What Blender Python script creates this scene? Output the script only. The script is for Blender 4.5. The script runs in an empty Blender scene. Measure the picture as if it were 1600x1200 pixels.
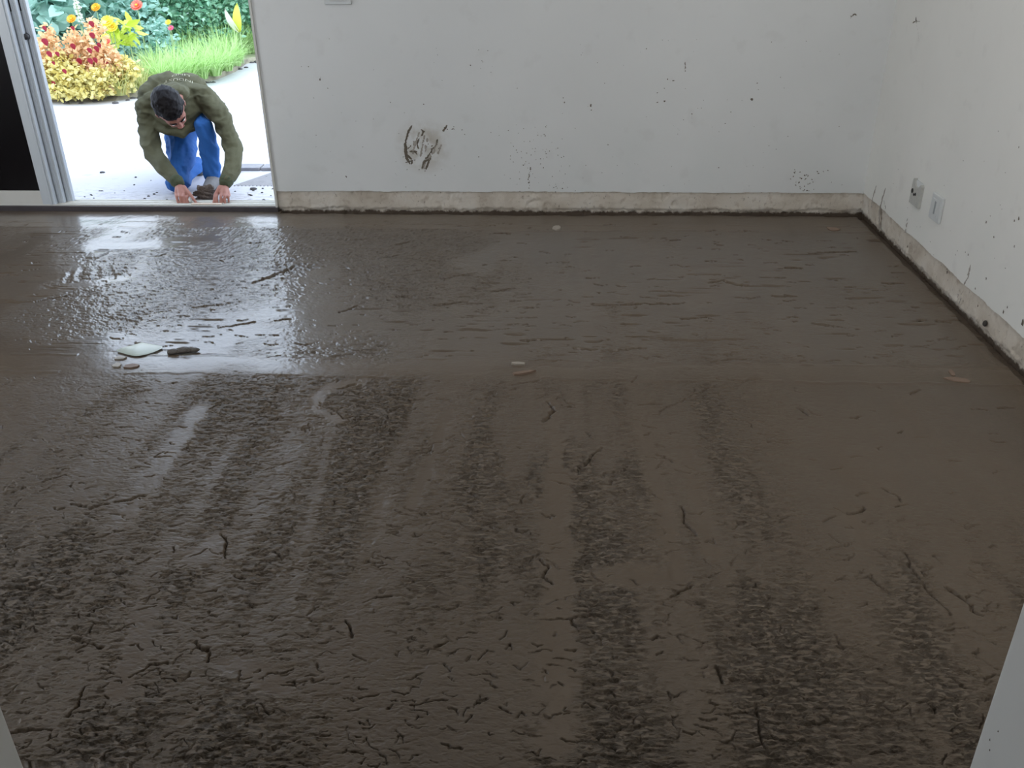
import bpy, bmesh, math, random
import numpy as np
from mathutils import Vector, Matrix
from mathutils.bvhtree import BVHTree
random.seed(7)
SC = bpy.context.scene
C = SC.collection

# ------------------------------------------------------------------ camera
F = 1401.0; H = 1.5
_Y = np.array([77., -727., F]); _Y /= np.linalg.norm(_Y)
_D = np.array([29., 2705., F]); _D -= _D.dot(_Y) * _Y; _D /= np.linalg.norm(_D)
_X = np.cross(_D, _Y)
R = np.array([_X, _Y, -_D])              # camera (x right, y down, z forward) -> world
def ray(px, py): return R @ np.array([px - 800., py - 600., F])
def fl(px, py, z=0.0):
    d = ray(px, py); return np.array([0, 0, H]) + d * ((z - H) / d[2])
def at(px, py, Y):
    d = ray(px, py); return np.array([0, 0, H]) + d * (Y / d[1])
def atx(px, py, X):
    d = ray(px, py); return np.array([0, 0, H]) + d * (X / d[0])
cam = bpy.data.cameras.new('camera'); co = bpy.data.objects.new('camera', cam); C.objects.link(co)
m = Matrix.Identity(4)
for i in range(3):
    m[i][0] = R[i][0]; m[i][1] = -R[i][1]; m[i][2] = -R[i][2]
m[2][3] = H
co.matrix_world = m
cam.sensor_width = 36; cam.lens = F / 1600 * 36; cam.clip_start = 0.02
SC.camera = co

# ------------------------------------------------------------------ world, sun, lights added at the openings and ceiling, exposure
W = bpy.data.worlds.new('world'); SC.world = W; W.use_nodes = True
nt = W.node_tree; bg = nt.nodes['Background']
tc = nt.nodes.new('ShaderNodeTexCoord'); sx = nt.nodes.new('ShaderNodeSeparateXYZ')
rp = nt.nodes.new('ShaderNodeValToRGB')
nt.links.new(tc.outputs['Generated'], sx.inputs[0]); nt.links.new(sx.outputs['Z'], rp.inputs[0])
rp.color_ramp.elements[0].position = 0.0; rp.color_ramp.elements[0].color = (.80, .88, 1, 1)
rp.color_ramp.elements[1].position = 0.8; rp.color_ramp.elements[1].color = (.62, .78, 1, 1)
nt.links.new(rp.outputs[0], bg.inputs['Color'])
bg.inputs['Strength'].default_value = 3.6
def light(name, kind, loc, d, energy, color, **kw):
    l = bpy.data.lights.new(name, kind); l.energy = energy; l.color = color
    for k, v in kw.items(): setattr(l, k, v)
    o = bpy.data.objects.new(name, l); C.objects.link(o); o.location = loc
    o.rotation_euler = Vector(d).to_track_quat('-Z', 'Y').to_euler(); return o
light('sun', 'SUN', (5, 6, 9), (-.35, .10, -.95), 1.2, (1, .92, .80), angle=math.radians(50))
light('added_window_light', 'AREA', (-4.50, 3.0, 1.55), (1, .15, -.05), 28, (1, .975, .92), shape='RECTANGLE', size=1.7, size_y=1.25)  # area light added in the unseen left window
light('added_window_light', 'AREA', (-2.6, .68, 1.6), (.12, 1, 0), 1.5, (1, .97, .92), shape='RECTANGLE', size=1.5, size_y=1.1)  # fill light added at a made-up front-left window
light('added_window_light', 'AREA', (1.2, .68, 1.6), (0, 1, 0), 11, (1, .96, .88), shape='RECTANGLE', size=.78, size_y=1.05)  # fill light added at a made-up front-right window
light('added_ceiling_light', 'AREA', (.45, 3.1, 2.60), (0, 0, -1), 7, (1, .96, .90), shape='DISK', size=.36)  # fill light added at the unseen ceiling lamp
SC.view_settings.view_transform = 'Standard'; SC.view_settings.look = 'None'
SC.view_settings.exposure = 0.0; SC.view_settings.gamma = 1.0; SC.view_settings.use_curve_mapping = False

# ------------------------------------------------------------------ helpers
def npmesh(name, V, faces, mat=None, parent=None, smooth=False):
    me = bpy.data.meshes.new(name)
    me.from_pydata([tuple(map(float, v)) for v in V], [], [tuple(map(int, f)) for f in faces])
    if smooth: me.polygons.foreach_set('use_smooth', [True] * len(me.polygons))
    me.update()
    o = bpy.data.objects.new(name, me); C.objects.link(o)
    if mat: me.materials.append(mat)
    if parent: o.parent = parent
    return o
def fastmesh(name, V, F_, mat=None, parent=None, smooth=False):
    """V (n,3), F_ (m,k) all faces with k corners"""
    me = bpy.data.meshes.new(name); V = np.asarray(V, np.float32); F_ = np.asarray(F_, np.int32)
    me.vertices.add(len(V)); me.vertices.foreach_set('co', V.ravel())
    k = F_.shape[1]; me.loops.add(F_.size); me.loops.foreach_set('vertex_index', F_.ravel())
    me.polygons.add(len(F_)); me.polygons.foreach_set('loop_start', np.arange(0, F_.size, k, dtype=np.int32))
    try: me.polygons.foreach_set('loop_total', np.full(len(F_), k, np.int32))
    except Exception: pass
    me.polygons.foreach_set('use_smooth', np.full(len(F_), smooth))
    me.update(calc_edges=True)
    o = bpy.data.objects.new(name, me); C.objects.link(o)
    if mat: me.materials.append(mat)
    if parent: o.parent = parent
    return o
def bmobj(name, bm, mat, parent=None, smooth=False):
    me = bpy.data.meshes.new(name); bm.normal_update()
    for f in bm.faces: f.smooth = smooth
    bm.to_mesh(me); bm.free()
    o = bpy.data.objects.new(name, me); C.objects.link(o); me.materials.append(mat)
    if parent: o.parent = parent
    return o
def box(bm, x0, x1, y0, y1, z0, z1, bev=0, seg=2):
    r = bmesh.ops.create_cube(bm, size=1); vs = r['verts']
    for v in vs:
        v.co.x = x0 if v.co.x < 0 else x1; v.co.y = y0 if v.co.y < 0 else y1; v.co.z = z0 if v.co.z < 0 else z1
    if bev:
        es = list({e for v in vs for e in v.link_edges})
        bmesh.ops.bevel(bm, geom=es, offset=bev, segments=seg, affect='EDGES', profile=.6)
def boxobj(name, b, mat, parent=None, bev=0):
    bm = bmesh.new(); box(bm, *b, bev=bev); return bmobj(name, bm, mat, parent)
def struct(o): o['kind'] = 'structure'; return o
def tag(o, label, cat, group=None, kind=None):
    o['label'] = label; o['category'] = cat
    if group: o['group'] = group
    if kind: o['kind'] = kind
    return o
def empty(name, loc=(0, 0, 0)):
    o = bpy.data.objects.new(name, None); C.objects.link(o); o.location = loc; o.empty_display_size = .05
    return o
def adopt(o, root):
    """child built in world coordinates -> local of root (pure translation)"""
    if o.data: o.data.transform(Matrix.Translation(-Vector(root.location)))
    o.parent = root; return o

def vnoise(x, y, seed):
    T = np.random.RandomState(seed).rand(256, 256)
    xi = np.floor(x).astype(int); yi = np.floor(y).astype(int); fx = x - xi; fy = y - yi
    fx = fx * fx * (3 - 2 * fx); fy = fy * fy * (3 - 2 * fy)
    a = T[xi & 255, yi & 255]; b = T[(xi + 1) & 255, yi & 255]; c = T[xi & 255, (yi + 1) & 255]; d = T[(xi + 1) & 255, (yi + 1) & 255]
    return (a * (1 - fx) + b * fx) * (1 - fy) + (c * (1 - fx) + d * fx) * fy
def fbm(x, y, seed, o=4):
    s = 0; a = 1; t = 0
    for i in range(o):
        s = s + a * vnoise(x * 2 ** i + 17.3 * i, y * 2 ** i + 5.1 * i, seed + i); t += a; a *= .5
    return s / t
def sst(a, b, x):
    t = np.clip((x - a) / (b - a), 0, 1); return t * t * (3 - 2 * t)

# ------------------------------------------------------------------ materials
def mat(name, col, rough=.6, spec=.5, metal=0, bump=None, var=0, vscale=20, coat=0):
    M = bpy.data.materials.new(name); M.use_nodes = True; n = M.node_tree; p = n.nodes['Principled BSDF']
    p.inputs['Base Color'].default_value = (*col, 1); p.inputs['Roughness'].default_value = rough
    p.inputs['Specular IOR Level'].default_value = spec; p.inputs['Metallic'].default_value = metal
    if coat: p.inputs['Coat Weight'].default_value = coat; p.inputs['Coat Roughness'].default_value = .1
    t = n.nodes.new('ShaderNodeTexCoord')
    if var:
        no = n.nodes.new('ShaderNodeTexNoise'); no.inputs['Scale'].default_value = vscale; no.inputs['Detail'].default_value = 5
        n.links.new(t.outputs['Object'], no.inputs['Vector'])
        mx = n.nodes.new('ShaderNodeMix'); mx.data_type = 'RGBA'
        mx.inputs['A'].default_value = (*[c * (1 - var) for c in col], 1); mx.inputs['B'].default_value = (*[min(1, c * (1 + var)) for c in col], 1)
        n.links.new(no.outputs['Fac'], mx.inputs['Factor']); n.links.new(mx.outputs['Result'], p.inputs['Base Color'])
    if bump:
        sc, st = bump
        no = n.nodes.new('ShaderNodeTexNoise'); no.inputs['Scale'].default_value = sc; no.inputs['Detail'].default_value = 4
        n.links.new(t.outputs['Object'], no.inputs['Vector'])
        b = n.nodes.new('ShaderNodeBump'); b.inputs['Strength'].default_value = st; b.inputs['Distance'].default_value = .01
        n.links.new(no.outputs['Fac'], b.inputs['Height']); n.links.new(b.outputs[0], p.inputs['Normal'])
    return M
class G:
    """tiny node graph helper"""
    def __init__(s, M): s.M = M; s.t = M.node_tree; s.p = s.t.nodes['Principled BSDF']; s.tc = s.t.nodes.new('ShaderNodeTexCoord')
    def link(s, a, b): s.t.links.new(a, b)
    def noise(s, scale, detail=4, vec=None, rough=.5):
        n = s.t.nodes.new('ShaderNodeTexNoise'); n.inputs['Scale'].default_value = scale; n.inputs['Detail'].default_value = detail; n.inputs['Roughness'].default_value = rough
        s.link(vec or s.tc.outputs['Object'], n.inputs['Vector']); return n.outputs['Fac']
    def scale(s, v):
        n = s.t.nodes.new('ShaderNodeMapping'); n.inputs['Scale'].default_value = v; s.link(s.tc.outputs['Object'], n.inputs['Vector']); return n.outputs[0]
    def ramp(s, fac, *st):
        n = s.t.nodes.new('ShaderNodeValToRGB'); e = n.color_ramp.elements
        while len(e) < len(st): e.new(.5)
        for i, (pos, c) in enumerate(st):
            e[i].position = pos; e[i].color = (*c, 1) if not isinstance(c, (int, float)) else (c, c, c, 1)
        s.link(fac, n.inputs[0]); return n.outputs[0]
    def mix(s, fac, a, b, mode='MIX'):
        n = s.t.nodes.new('ShaderNodeMix'); n.data_type = 'RGBA'; n.blend_type = mode
        for v, k in ((fac, 'Factor'), (a, 'A'), (b, 'B')):
            if hasattr(v, 'node'): s.link(v, n.inputs[k])
            else: n.inputs[k].default_value = v if k == 'Factor' else (*v, 1)
        return n.outputs['Result']
    def math(s, op, a, b=0.):
        n = s.t.nodes.new('ShaderNodeMath'); n.operation = op
        for i, v in enumerate((a, b)):
            if hasattr(v, 'node'): s.link(v, n.inputs[i])
            else: n.inputs[i].default_value = v
        return n.outputs[0]
    def attr(s, name):
        n = s.t.nodes.new('ShaderNodeAttribute'); n.attribute_name = name; return n.outputs['Fac']
    def bump(s, h, st, dist=.01, prev=None):
        n = s.t.nodes.new('ShaderNodeBump'); n.inputs['Distance'].default_value = dist
        if hasattr(st, 'node'): s.link(st, n.inputs['Strength'])
        else: n.inputs['Strength'].default_value = st
        s.link(h, n.inputs['Height'])
        if prev: s.link(prev, n.inputs['Normal'])
        return n.outputs[0]

# wet screed
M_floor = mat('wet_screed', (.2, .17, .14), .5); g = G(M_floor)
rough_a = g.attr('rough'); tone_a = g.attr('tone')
v1 = g.scale((60, 190, 60)); v2 = g.scale((5, 1.2, 5)); v3 = g.scale((140, 260, 140))
big = g.noise(1.3, 5)
c = g.ramp(big, (.25, (.092, .068, .047)), (.75, (.118, .089, .063)))
c = g.mix(g.math('MULTIPLY', g.ramp(g.noise(1, 4, v2), (.35, 0.), (.7, 1.)), .35), c, (.122, .085, .054))
c = g.mix(g.math('MULTIPLY', rough_a, .75), c, (.178, .139, .103))  # rough areas coloured lighter to offset the shading of their relief
c = g.mix(tone_a, c, (.145, .107, .074))
c = g.mix(g.math('MULTIPLY', g.ramp(g.noise(1, 6, v1, .65), (.56, 0.), (.66, 1.)), g.math('MULTIPLY', rough_a, .50)), c, (.050, .020, .012))
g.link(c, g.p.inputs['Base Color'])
g.link(g.math('ADD', .33, g.math('MULTIPLY', rough_a, .16)), g.p.inputs['Roughness'])
g.p.inputs['Specular IOR Level'].default_value = .2
wet_a = g.attr('wet')
g.link(g.math('MULTIPLY', wet_a, g.math('SUBTRACT', .85, g.math('MULTIPLY', rough_a, .25))), g.p.inputs['Coat Weight'])
g.link(g.math('SUBTRACT', .38, g.math('MULTIPLY', wet_a, .23)), g.p.inputs['Coat Roughness'])
b1 = g.bump(g.noise(1, 5, v1, .6), g.math('ADD', .06, g.math('MULTIPLY', rough_a, .40)), .008)
b2 = g.bump(g.noise(1, 3, v3, .6), g.math('ADD', .08, g.math('MULTIPLY', rough_a, .30)), .003, b1)
v4 = g.scale((42, 105, 42))
b0 = g.bump(g.ramp(g.noise(1, 6, v4, .68), (.34, 0.), (.52, 1.)), g.math('ADD', .05, g.math('MULTIPLY', rough_a, .95)), .007, b2)
g.link(b0, g.p.inputs['Normal'])
bc = g.bump(g.noise(1, 4, v1, .6), g.math('ADD', .03, g.math('MULTIPLY', rough_a, .14)), .006)
g.link(bc, g.p.inputs['Coat Normal'])

# painted plaster
def plaster(name, col, patch=None):
    M = mat(name, col, .62, .35); g = G(M)
    c = g.ramp(g.noise(1.1, 4), (.3, tuple(x * .955 for x in col)), (.7, tuple(min(1, x * 1.03) for x in col)))
    # faint greyish dust low on the wall
    sp = g.t.nodes.new('ShaderNodeSeparateXYZ'); g.link(g.tc.outputs['Object'], sp.inputs[0])
    low = g.ramp(sp.outputs['Z'], (.10, 1.), (.75, 0.))
    c = g.mix(g.math('MULTIPLY', g.math('MULTIPLY', low, g.ramp(g.noise(3.2, 6), (.42, 0.), (.7, 1.))), .35), c, (col[0] * .86, col[1] * .91, col[2] * .90))
    c = g.mix(g.math('MULTIPLY', g.ramp(g.noise(9, 7), (.60, 0.), (.72, 1.)), .10), c, (.45, .43, .40))
    if patch:
        dn = g.t.nodes.new('ShaderNodeVectorMath'); dn.operation = 'DISTANCE'; g.link(g.tc.outputs['Object'], dn.inputs[0]); dn.inputs[1].default_value = patch
        f = g.ramp(dn.outputs['Value'], (.05, 1.), (.17, 0.))
        c = g.mix(g.math('MULTIPLY', g.math('MULTIPLY', f, g.ramp(g.noise(16, 6), (.4, .1), (.62, 1.))), .85), c, (.46, .42, .35))
    g.link(c, g.p.inputs['Base Color'])
    g.link(g.bump(g.noise(4, 5), .12, .03), g.p.inputs['Normal'])
    return M
D = 5.03; XR = 1.707; XL = -4.4; XJ = -1.6205; ZC = 2.7
sw = at(662, 228, D)
M_wallB = plaster('white_plaster_back', (.77, .78, .775), tuple(sw))
M_wallR = plaster('white_plaster_right', (.84, .83, .79))
M_wall = plaster('white_plaster', (.76, .755, .73))
M_ceil = mat('ceiling_paint', (.8, .8, .78), .7, var=.03, vscale=2)
# raw plaster strip where the skirting was
M_base = mat('bare_plaster', (.62, .56, .48), .75, .3); g = G(M_base)
sp = g.t.nodes.new('ShaderNodeSeparateXYZ'); g.link(g.tc.outputs['Object'], sp.inputs[0])
c = g.ramp(g.noise(5, 6), (.3, (.52, .455, .375)), (.5, (.66, .60, .52)), (.72, (.72, .68, .62)))
c = g.mix(g.math('MULTIPLY', g.ramp(g.noise(22, 6), (.57, 0.), (.70, 1.)), .5), c, (.40, .32, .25))
c = g.mix(g.math('MULTIPLY', g.ramp(g.noise(1, 6, g.scale((60, 60, 30)), .7), (.62, 0.), (.68, 1.)), .8), c, (.22, .18, .14))
edge = g.math('ADD', sp.outputs['Z'], g.math('MULTIPLY', g.math('SUBTRACT', g.noise(26, 6, rough=.7), .5), -.05))
c = g.mix(g.ramp(edge, (.0, 1.), (.012, 0.)), c, (.085, .062, .045))
g.link(c, g.p.inputs['Base Color']); g.link(g.bump(g.noise(40, 6), .5, .01), g.p.inputs['Normal'])
M_mud = mat('dried_mortar', (.17, .145, .115), .85, .2, bump=(300, .5), var=.45, vscale=60)
M_mudlt = mat('dried_mortar_pale', (.38, .35, .31), .85, .2, var=.3, vscale=90)
M_dark = mat('dark_speck', (.05, .045, .04), .7)
M_alu = mat('white_aluminium', (.60, .64, .68), .35, .5, var=.05, vscale=6)
M_aluw = mat('white_aluminium_rail', (.68, .67, .63), .4, .5, var=.06, vscale=10)
M_black = mat('black_panel', (.004, .003, .004), .25, .25)
M_slot = mat('black_slot', (.006, .006, .008), .5)
M_knob = mat('dark_metal_knob', (.06, .06, .065), .35, metal=.5)
M_sill = mat('dark_sill_concrete', (.06, .05, .055), .7, bump=(60, .4), var=.3, vscale=18)  # dark tone over the whole sill body
M_plastic = mat('white_plastic', (.66, .68, .68), .3, .5, var=.03)
M_plasticd = mat('dusty_plastic', (.50, .50, .47), .5, .4, var=.18, vscale=60)

# ------------------------------------------------------------------ FLOOR: real relief
def floor_mesh():
    NR, NC = 1000, 1480
    # row spacing grows with distance (a pixel of depth covers more floor further away)
    py = np.linspace(1215, 326, NR); a = math.radians(27.36)
    ang = a + np.arctan((py - 600) / F); ys = H / np.tan(ang)
    ys = np.clip(ys, 0.95, 5.06); ys[-1] = 5.06
    ys = np.concatenate([[-1.3], ys]); NR += 1
    u = np.linspace(0, 1, NC)
    xl = np.maximum(XL, -(ys * .98 + .25)); xr = np.minimum(XR + .03, ys * .80 + .25)
    X = xl[:, None] + (xr - xl)[:, None] * u[None, :]; Yg = np.repeat(ys[:, None], NC, 1)
    X = np.concatenate([np.full((NR, 1), XL - .02), X, np.full((NR, 1), XR + .04)], 1); Yg = np.concatenate([Yg[:, :1], Yg, Yg[:, :1]], 1); NC += 2
    x = X; y = Yg
    warp = fbm(x * 1.5, y * 1.5, 91, 3) - .5
    streak = .6 * fbm(x * 7 + warp * 1.6, y * .8, 3, 2) + .4 * fbm(x * 19 + warp * 3, y * 1.7, 7, 2)
    patch = fbm(x * 1.6, y * 1.3, 11, 4)
    near = sst(3.06, 2.80, y + .08 * (fbm(x * 3, y * 3, 19, 3) - .5))
    r = .5 * streak + .5 * patch
    rough = near * (.22 + .78 * sst(.36, .60, r)) + (1 - near) * sst(.42, .62, .3 * streak + .7 * patch) * .75
    rough *= 1 - .9 * sst(.35, 1.0, x) * sst(1.75, 2.35, y) * sst(3.1, 2.9, y)      # steel-floated corner on the right
    rough *= 1 - .75 * sst(.1, 1.3, x) * sst(3.0, 3.3, y)
    rough = np.maximum(rough, .55 * sst(.42, .6, patch + .1 * sst(-.6, -1.2, x)) * sst(-.9, -1.3, x) * sst(3.08, 3.2, y) * sst(4.35, 3.7, y))
    tone = np.zeros_like(x)
    h = (fbm(x * 1.2, y * 1.2, 21, 3) - .5) * .012
    h += (streak - .5) * .007 * near
    # levelling bands
    for yc, hw in ((3.01 + .008 * 0, .075), (4.755, .045)):
        cy = yc + .03 * (fbm(x * .8, x * 0 + yc, 5, 2) - .5) + .035 * (fbm(x * 9, y * 9 + yc, 6, 4) - .5)
        k = sst(hw + .035, hw - .030, np.abs(y - cy)); kk = k * (.55 + .45 * sst(.3, .6, fbm(x * 3, y * 12, 33, 3)))
        rough *= 1 - .92 * kk; tone = np.maximum(tone, .38 * kk)
        e = np.abs(np.abs(y - cy) - hw); h += .0022 * sst(.014, 0, e) * (fbm(x * 4, y * 2, 35, 3) > .42)
        h += .0008 * k
    rough *= 1 - .8 * sst(4.80, 4.84, y)
    # swipes of the float (smooth, slightly paler)
    def swipe(pts, w, tn, smoothness=.9, dz=-.002):
        nonlocal rough, tone, h
        P = np.array([fl(*p)[:2] for p in pts]); S = []
        for i in range(len(P) - 1):
            for t in np.linspace(0, 1, 6): S.append(P[i] * (1 - t) + P[i + 1] * t)
        lo = P.min(0) - w * 1.5; hi = P.max(0) + w * 1.5
        mk = (x > lo[0]) & (x < hi[0]) & (y > lo[1]) & (y < hi[1])
        xs = x[mk]; ysub = y[mk]; dm = np.full(xs.shape, 9.)
        for i in range(len(P) - 1):
            dv = P[i + 1] - P[i]; t = np.clip(((xs - P[i][0]) * dv[0] + (ysub - P[i][1]) * dv[1]) / (dv.dot(dv) + 1e-9), 0, 1)
            dm = np.minimum(dm, np.hypot(xs - P[i][0] - t * dv[0], ysub - P[i][1] - t * dv[1]))
        k = sst(w * 1.2, w * .35, dm + (fbm(xs * 14, ysub * 14, 77, 3) - .5) * w * 1.2)
        rough[mk] *= 1 - smoothness * k; tone[mk] = np.maximum(tone[mk], tn * k); h[mk] += dz * k
    swipe([(560, 595), (520, 602), (495, 618), (497, 642), (530, 655)], .035, .5)
    swipe([(1070, 425), (1110, 422), (1145, 438), (1120, 455), (1090, 470)], .10, .30)
    swipe([(50, 462), (100, 450), (190, 432)], .06, .42); swipe([(60, 435), (90, 432)], .05, .3)
    swipe([(150, 385), (250, 380), (330, 372)], .10, .15)
    swipe([(360, 1040), (400, 1055), (440, 1075)], .035, .35); swipe([(285, 1128), (315, 1105)], .012, .8)
    swipe([(590, 805), (600, 775)], .035, .28); swipe([(860, 625), (868, 700), (865, 860)], .03, .30)
    swipe([(190, 1080), (235, 930)], .04, .1); swipe([(1325, 790), (1350, 850)], .035, .3)
    swipe([(870, 740), (875, 950), (870, 1150)], .05, .22); swipe([(1070, 700), (1110, 860)], .03, .3)
    swipe([(520, 660), (455, 950)], .02, .12, .5, 0); swipe([(310, 640), (200, 800)], .04, .25)
    swipe([(1000, 660), (1040, 800), (1060, 900)], .03, .2); swipe([(700, 640), (640, 800)], .025, .15)
    swipe([(950, 900), (1050, 900)], .06, .15); swipe([(340, 850), (310, 870)], .05, .25)
    swipe([(915, 380), (920, 560)], .05, .2); swipe([(1200, 390), (1230, 540)], .06, .2)
    # tearing of the screed surface: short ragged pits stretched across the pull direction
    wx = x + .010 * (fbm(x * 22, y * 22, 41, 2) - .5); wy = y + .010 * (fbm(x * 22, y * 22, 43, 2) - .5)
    t1 = fbm(wx * 34, wy * 105, 51, 4); t2 = fbm(wx * 85, wy * 190, 61, 3); t4 = fbm(wx * 60, wy * 60, 67, 3)
    h -= .0060 * sst(.57, .68, t1) * (rough - .1).clip(0, 1)
    h -= .0028 * sst(.55, .70, t2) * (.12 + rough)
    h += (t4 - .5) * .0040 * (.10 + rough)
    h += (fbm(wx * 14, wy * 22, 71, 3) - .5) * .0055 * (.25 + rough)
    # ragged coordinates for the gouges
    gx = x + .016 * (fbm(x * 28, y * 28, 141, 3) - .5) + .006 * (fbm(x * 120, y * 120, 145, 2) - .5)
    gy = y + .016 * (fbm(x * 28, y * 28, 151, 3) - .5) + .006 * (fbm(x * 120, y * 120, 155, 2) - .5)
    # long horizontal tears in the far bay
    far = sst(3.1, 3.2, y) * sst(4.72, 4.65, y)
    t3 = fbm(x * 6, y * 55 + 2 * warp, 81, 3)
    h -= .006 * far * sst(.70, .80, t3) * sst(.35, .6, fbm(x * 2, y * 3, 87, 2))
    # comb-like bars across the glossy swipe at the left
    cpts = [(110, 425, 103, 440), (128, 419, 122, 436), (152, 417, 150, 434), (172, 418, 176, 434), (190, 418, 198, 430)]
    def gouge(p0, p1, w, d):
        lo = np.minimum(p0, p1) - w * 3 - .01; hi = np.maximum(p0, p1) + w * 3 + .01
        i0 = np.searchsorted(ys, lo[1]); i1 = np.searchsorted(ys, hi[1])
        if i1 <= i0: return
        X_ = gx[i0:i1]; Y_ = gy[i0:i1]; mk = (X_ > lo[0]) & (X_ < hi[0])
        if not mk.any(): return
        xs = X_[mk]; yy = Y_[mk]; dv = p1 - p0; L = dv.dot(dv) + 1e-9
        t = np.clip(((xs - p0[0]) * dv[0] + (yy - p0[1]) * dv[1]) / L, 0, 1)
        dm = np.hypot(xs - p0[0] - t * dv[0], yy - p0[1] - t * dv[1])
        hh = h[i0:i1]; v = hh[mk]; hh[mk] = np.minimum(v, v - d * sst(w, w * .2, dm) * (.55 + .45 * vnoise(xs * 90, yy * 90, 9)))
    for a_, b_, c_, d_ in cpts: gouge(fl(a_, b_)[:2], fl(c_, d_)[:2], .022, .005)
    rs = np.random.RandomState(5)
    CR = [
     ([(846,872),(852,884),(850,899),(856,906),(867,912)],1.3),([(345,835),(353,848),(349,858),(352,872)],1.2),([(202,1057),(220,1048),(238,1036),(258,1034)],1.4),
     ([(105,1118),(122,1094),(136,1068)],1.1),([(1065,790),(1073,812),(1084,834)],1.3),([(1052,931),(1062,922),(1076,914)],1.3),([(1381,762),(1394,770),(1408,781)],1.3),
     ([(1328,801),(1342,798),(1356,791)],1.2),([(1480,918),(1500,930),(1515,945),(1533,962)],1.3),([(1412,862),(1440,905),(1482,962)],.9),([(540,752),(570,742),(603,734)],1.0),
     ([(903,733),(922,714),(941,697)],1.1),([(938,742),(958,735),(977,733)],1.4),([(855,625),(863,638),(852,655)],1.3),([(420,657),(447,650)],1.1),([(528,608),(557,598)],1.1),
     ([(498,632),(520,638),(535,650),(572,650)],.8),([(18,1142),(45,1136),(85,1138)],1.3),([(115,992),(140,1006),(160,1011)],1.5),([(40,920),(66,916)],1.5),([(586,932),(612,930)],1.5),
     ([(541,968),(547,992)],1.3),([(870,965),(900,965),(935,962)],1.1),([(893,968),(902,980)],1.4),([(180,784),(205,778),(225,774)],1.5),([(112,786),(140,792),(168,786)],1.4),
     ([(305,1002),(322,1012),(335,1032)],1.4),([(1120,1040),(1128,1072)],1.2),([(1448,1097),(1464,1112)],1.2),([(1360,903),(1390,926)],1.2),([(1485,985),(1515,983)],1.2),
     ([(570,878),(582,879)],1.5),([(432,862),(440,870)],1.3),([(365,898),(380,903)],1.1),([(1240,690),(1200,688)],.9),([(1520,640),(1540,642)],1.0),([(1330,652),(1345,650)],1.1),
     ([(1245,635),(1262,644)],1.1),([(1000,630),(1035,628)],1.3),([(1160,596),(1185,590)],1.3),([(800,600),(845,592)],1.0),([(640,622),(660,620)],1.2),([(1030,640),(1120,600)],.5),
     ([(680,475),(700,473),(729,469)],1.6),([(766,364),(800,364)],1.4),([(690,434),(712,430),(735,427)],1.5),([(670,405),(690,406)],1.5),([(768,454),(803,449)],1.2),
     ([(816,531),(846,530)],1.6),([(928,476),(1062,474)],1.2),([(900,543),(932,543)],1.6),([(1108,441),(1130,437),(1150,445),(1168,445)],1.6),([(1208,462),(1243,462)],1.4),
     ([(1265,396),(1336,393)],1.3),([(1230,419),(1252,420)],1.6),([(1270,505),(1296,509)],1.6),([(1065,498),(1106,495)],1.4),([(1380,442),(1416,443)],1.3),([(1464,502),(1484,503)],1.7),
     ([(1435,500),(1446,500)],1.8),([(392,442),(420,432),(462,415)],1.5),([(160,399),(172,392)],1.2),([(620,382),(640,377)],1.4),([(525,375),(580,373)],1.4),([(600,402),(625,396)],1.0),
     ([(55,470),(110,460)],1.2),([(340,512),(400,502)],1.0),([(430,500),(455,498)],1.4),([(1110,565),(1150,560)],1.2),([(940,547),(1010,543)],1.1),([(1040,375),(1065,375)],1.0),
     ([(620,461),(640,461)],1.6),([(530,487),(560,476)],1.2),([(300,480),(360,473)],.9),([(235,400),(260,396)],1.2),([(380,380),(410,378)],1.2),([(330,405),(350,408)],1.4),
     ([(1120,590),(1160,595)],1.0),([(1485,720),(1500,722)],1.0),([(1485,1060),(1510,1075)],1.0),([(640,1100),(700,1094)],.8),([(560,1090),(590,1085)],1.0),([(700,1000),(680,1010)],1.0),([(1180,1100),(1192,1170)],1.0)]
    for pts, w in CR:
        P = [fl(*p)[:2] for p in pts]; Q = [P[0]]
        for i in range(len(P) - 1):
            n = max(2, int(np.hypot(*(P[i + 1] - P[i])) / .025))
            for k in range(1, n + 1): Q.append(P[i] + (P[i + 1] - P[i]) * k / n + rs.normal(0, .0035, 2) * [1, .8])
        base = .0030 + .0009 * Q[0][1]
        for i in range(len(Q) - 1): gouge(Q[i], Q[i + 1], base * w * rs.uniform(.5, 1.2), .013)
    for i in range(1900):      # anonymous small tears
        py_ = rs.uniform(345, 1195); px_ = rs.uniform(0, 1560); p = fl(px_, py_)[:2]
        if p[0] > 1.6 or p[0] < -4.2 or (abs(p[1] - 3.01) < .08): continue
        if p[0] > .5 and 2.1 < p[1] < 2.95 and rs.rand() < .8: continue
        L = rs.uniform(.008, .045) * (.6 + .25 * p[1]); th = rs.normal(0, .25) if p[1] > 3 else rs.normal(0, .6)
        q = p + L * np.array([math.cos(th), math.sin(th)]) ; mid = (p + q) / 2 + rs.normal(0, .006, 2)
        w = (.0016 + .0007 * p[1]) * rs.uniform(.6, 1.3)
        dg = rs.uniform(.004, .010); gouge(p, mid, w, dg); gouge(mid, q, w * .8, dg)
    # ragged wet groove along both walls
    dB = D - y; dR = XR - x
    nb = fbm(x * 14, y * 14, 55, 4)
    for dd in (dB, dR):
        k = sst((.045 if dd is dB else .030) * (.4 + nb), .008, dd); ok = (y > .9)
        h -= .018 * k * ok * ((x > XJ + .02) | (dd is dR)); rough = np.maximum(rough, .8 * k * ok)
    h += .006 * sst(.07, .05, dR) * sst(.03, .05, dR) * (nb - .3)
    h[0] = -.005; h -= .002
    h = np.where((x < XJ + .05), np.minimum(h, .006), h)
    V = np.stack([x, y, h], -1).reshape(-1, 3)
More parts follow.
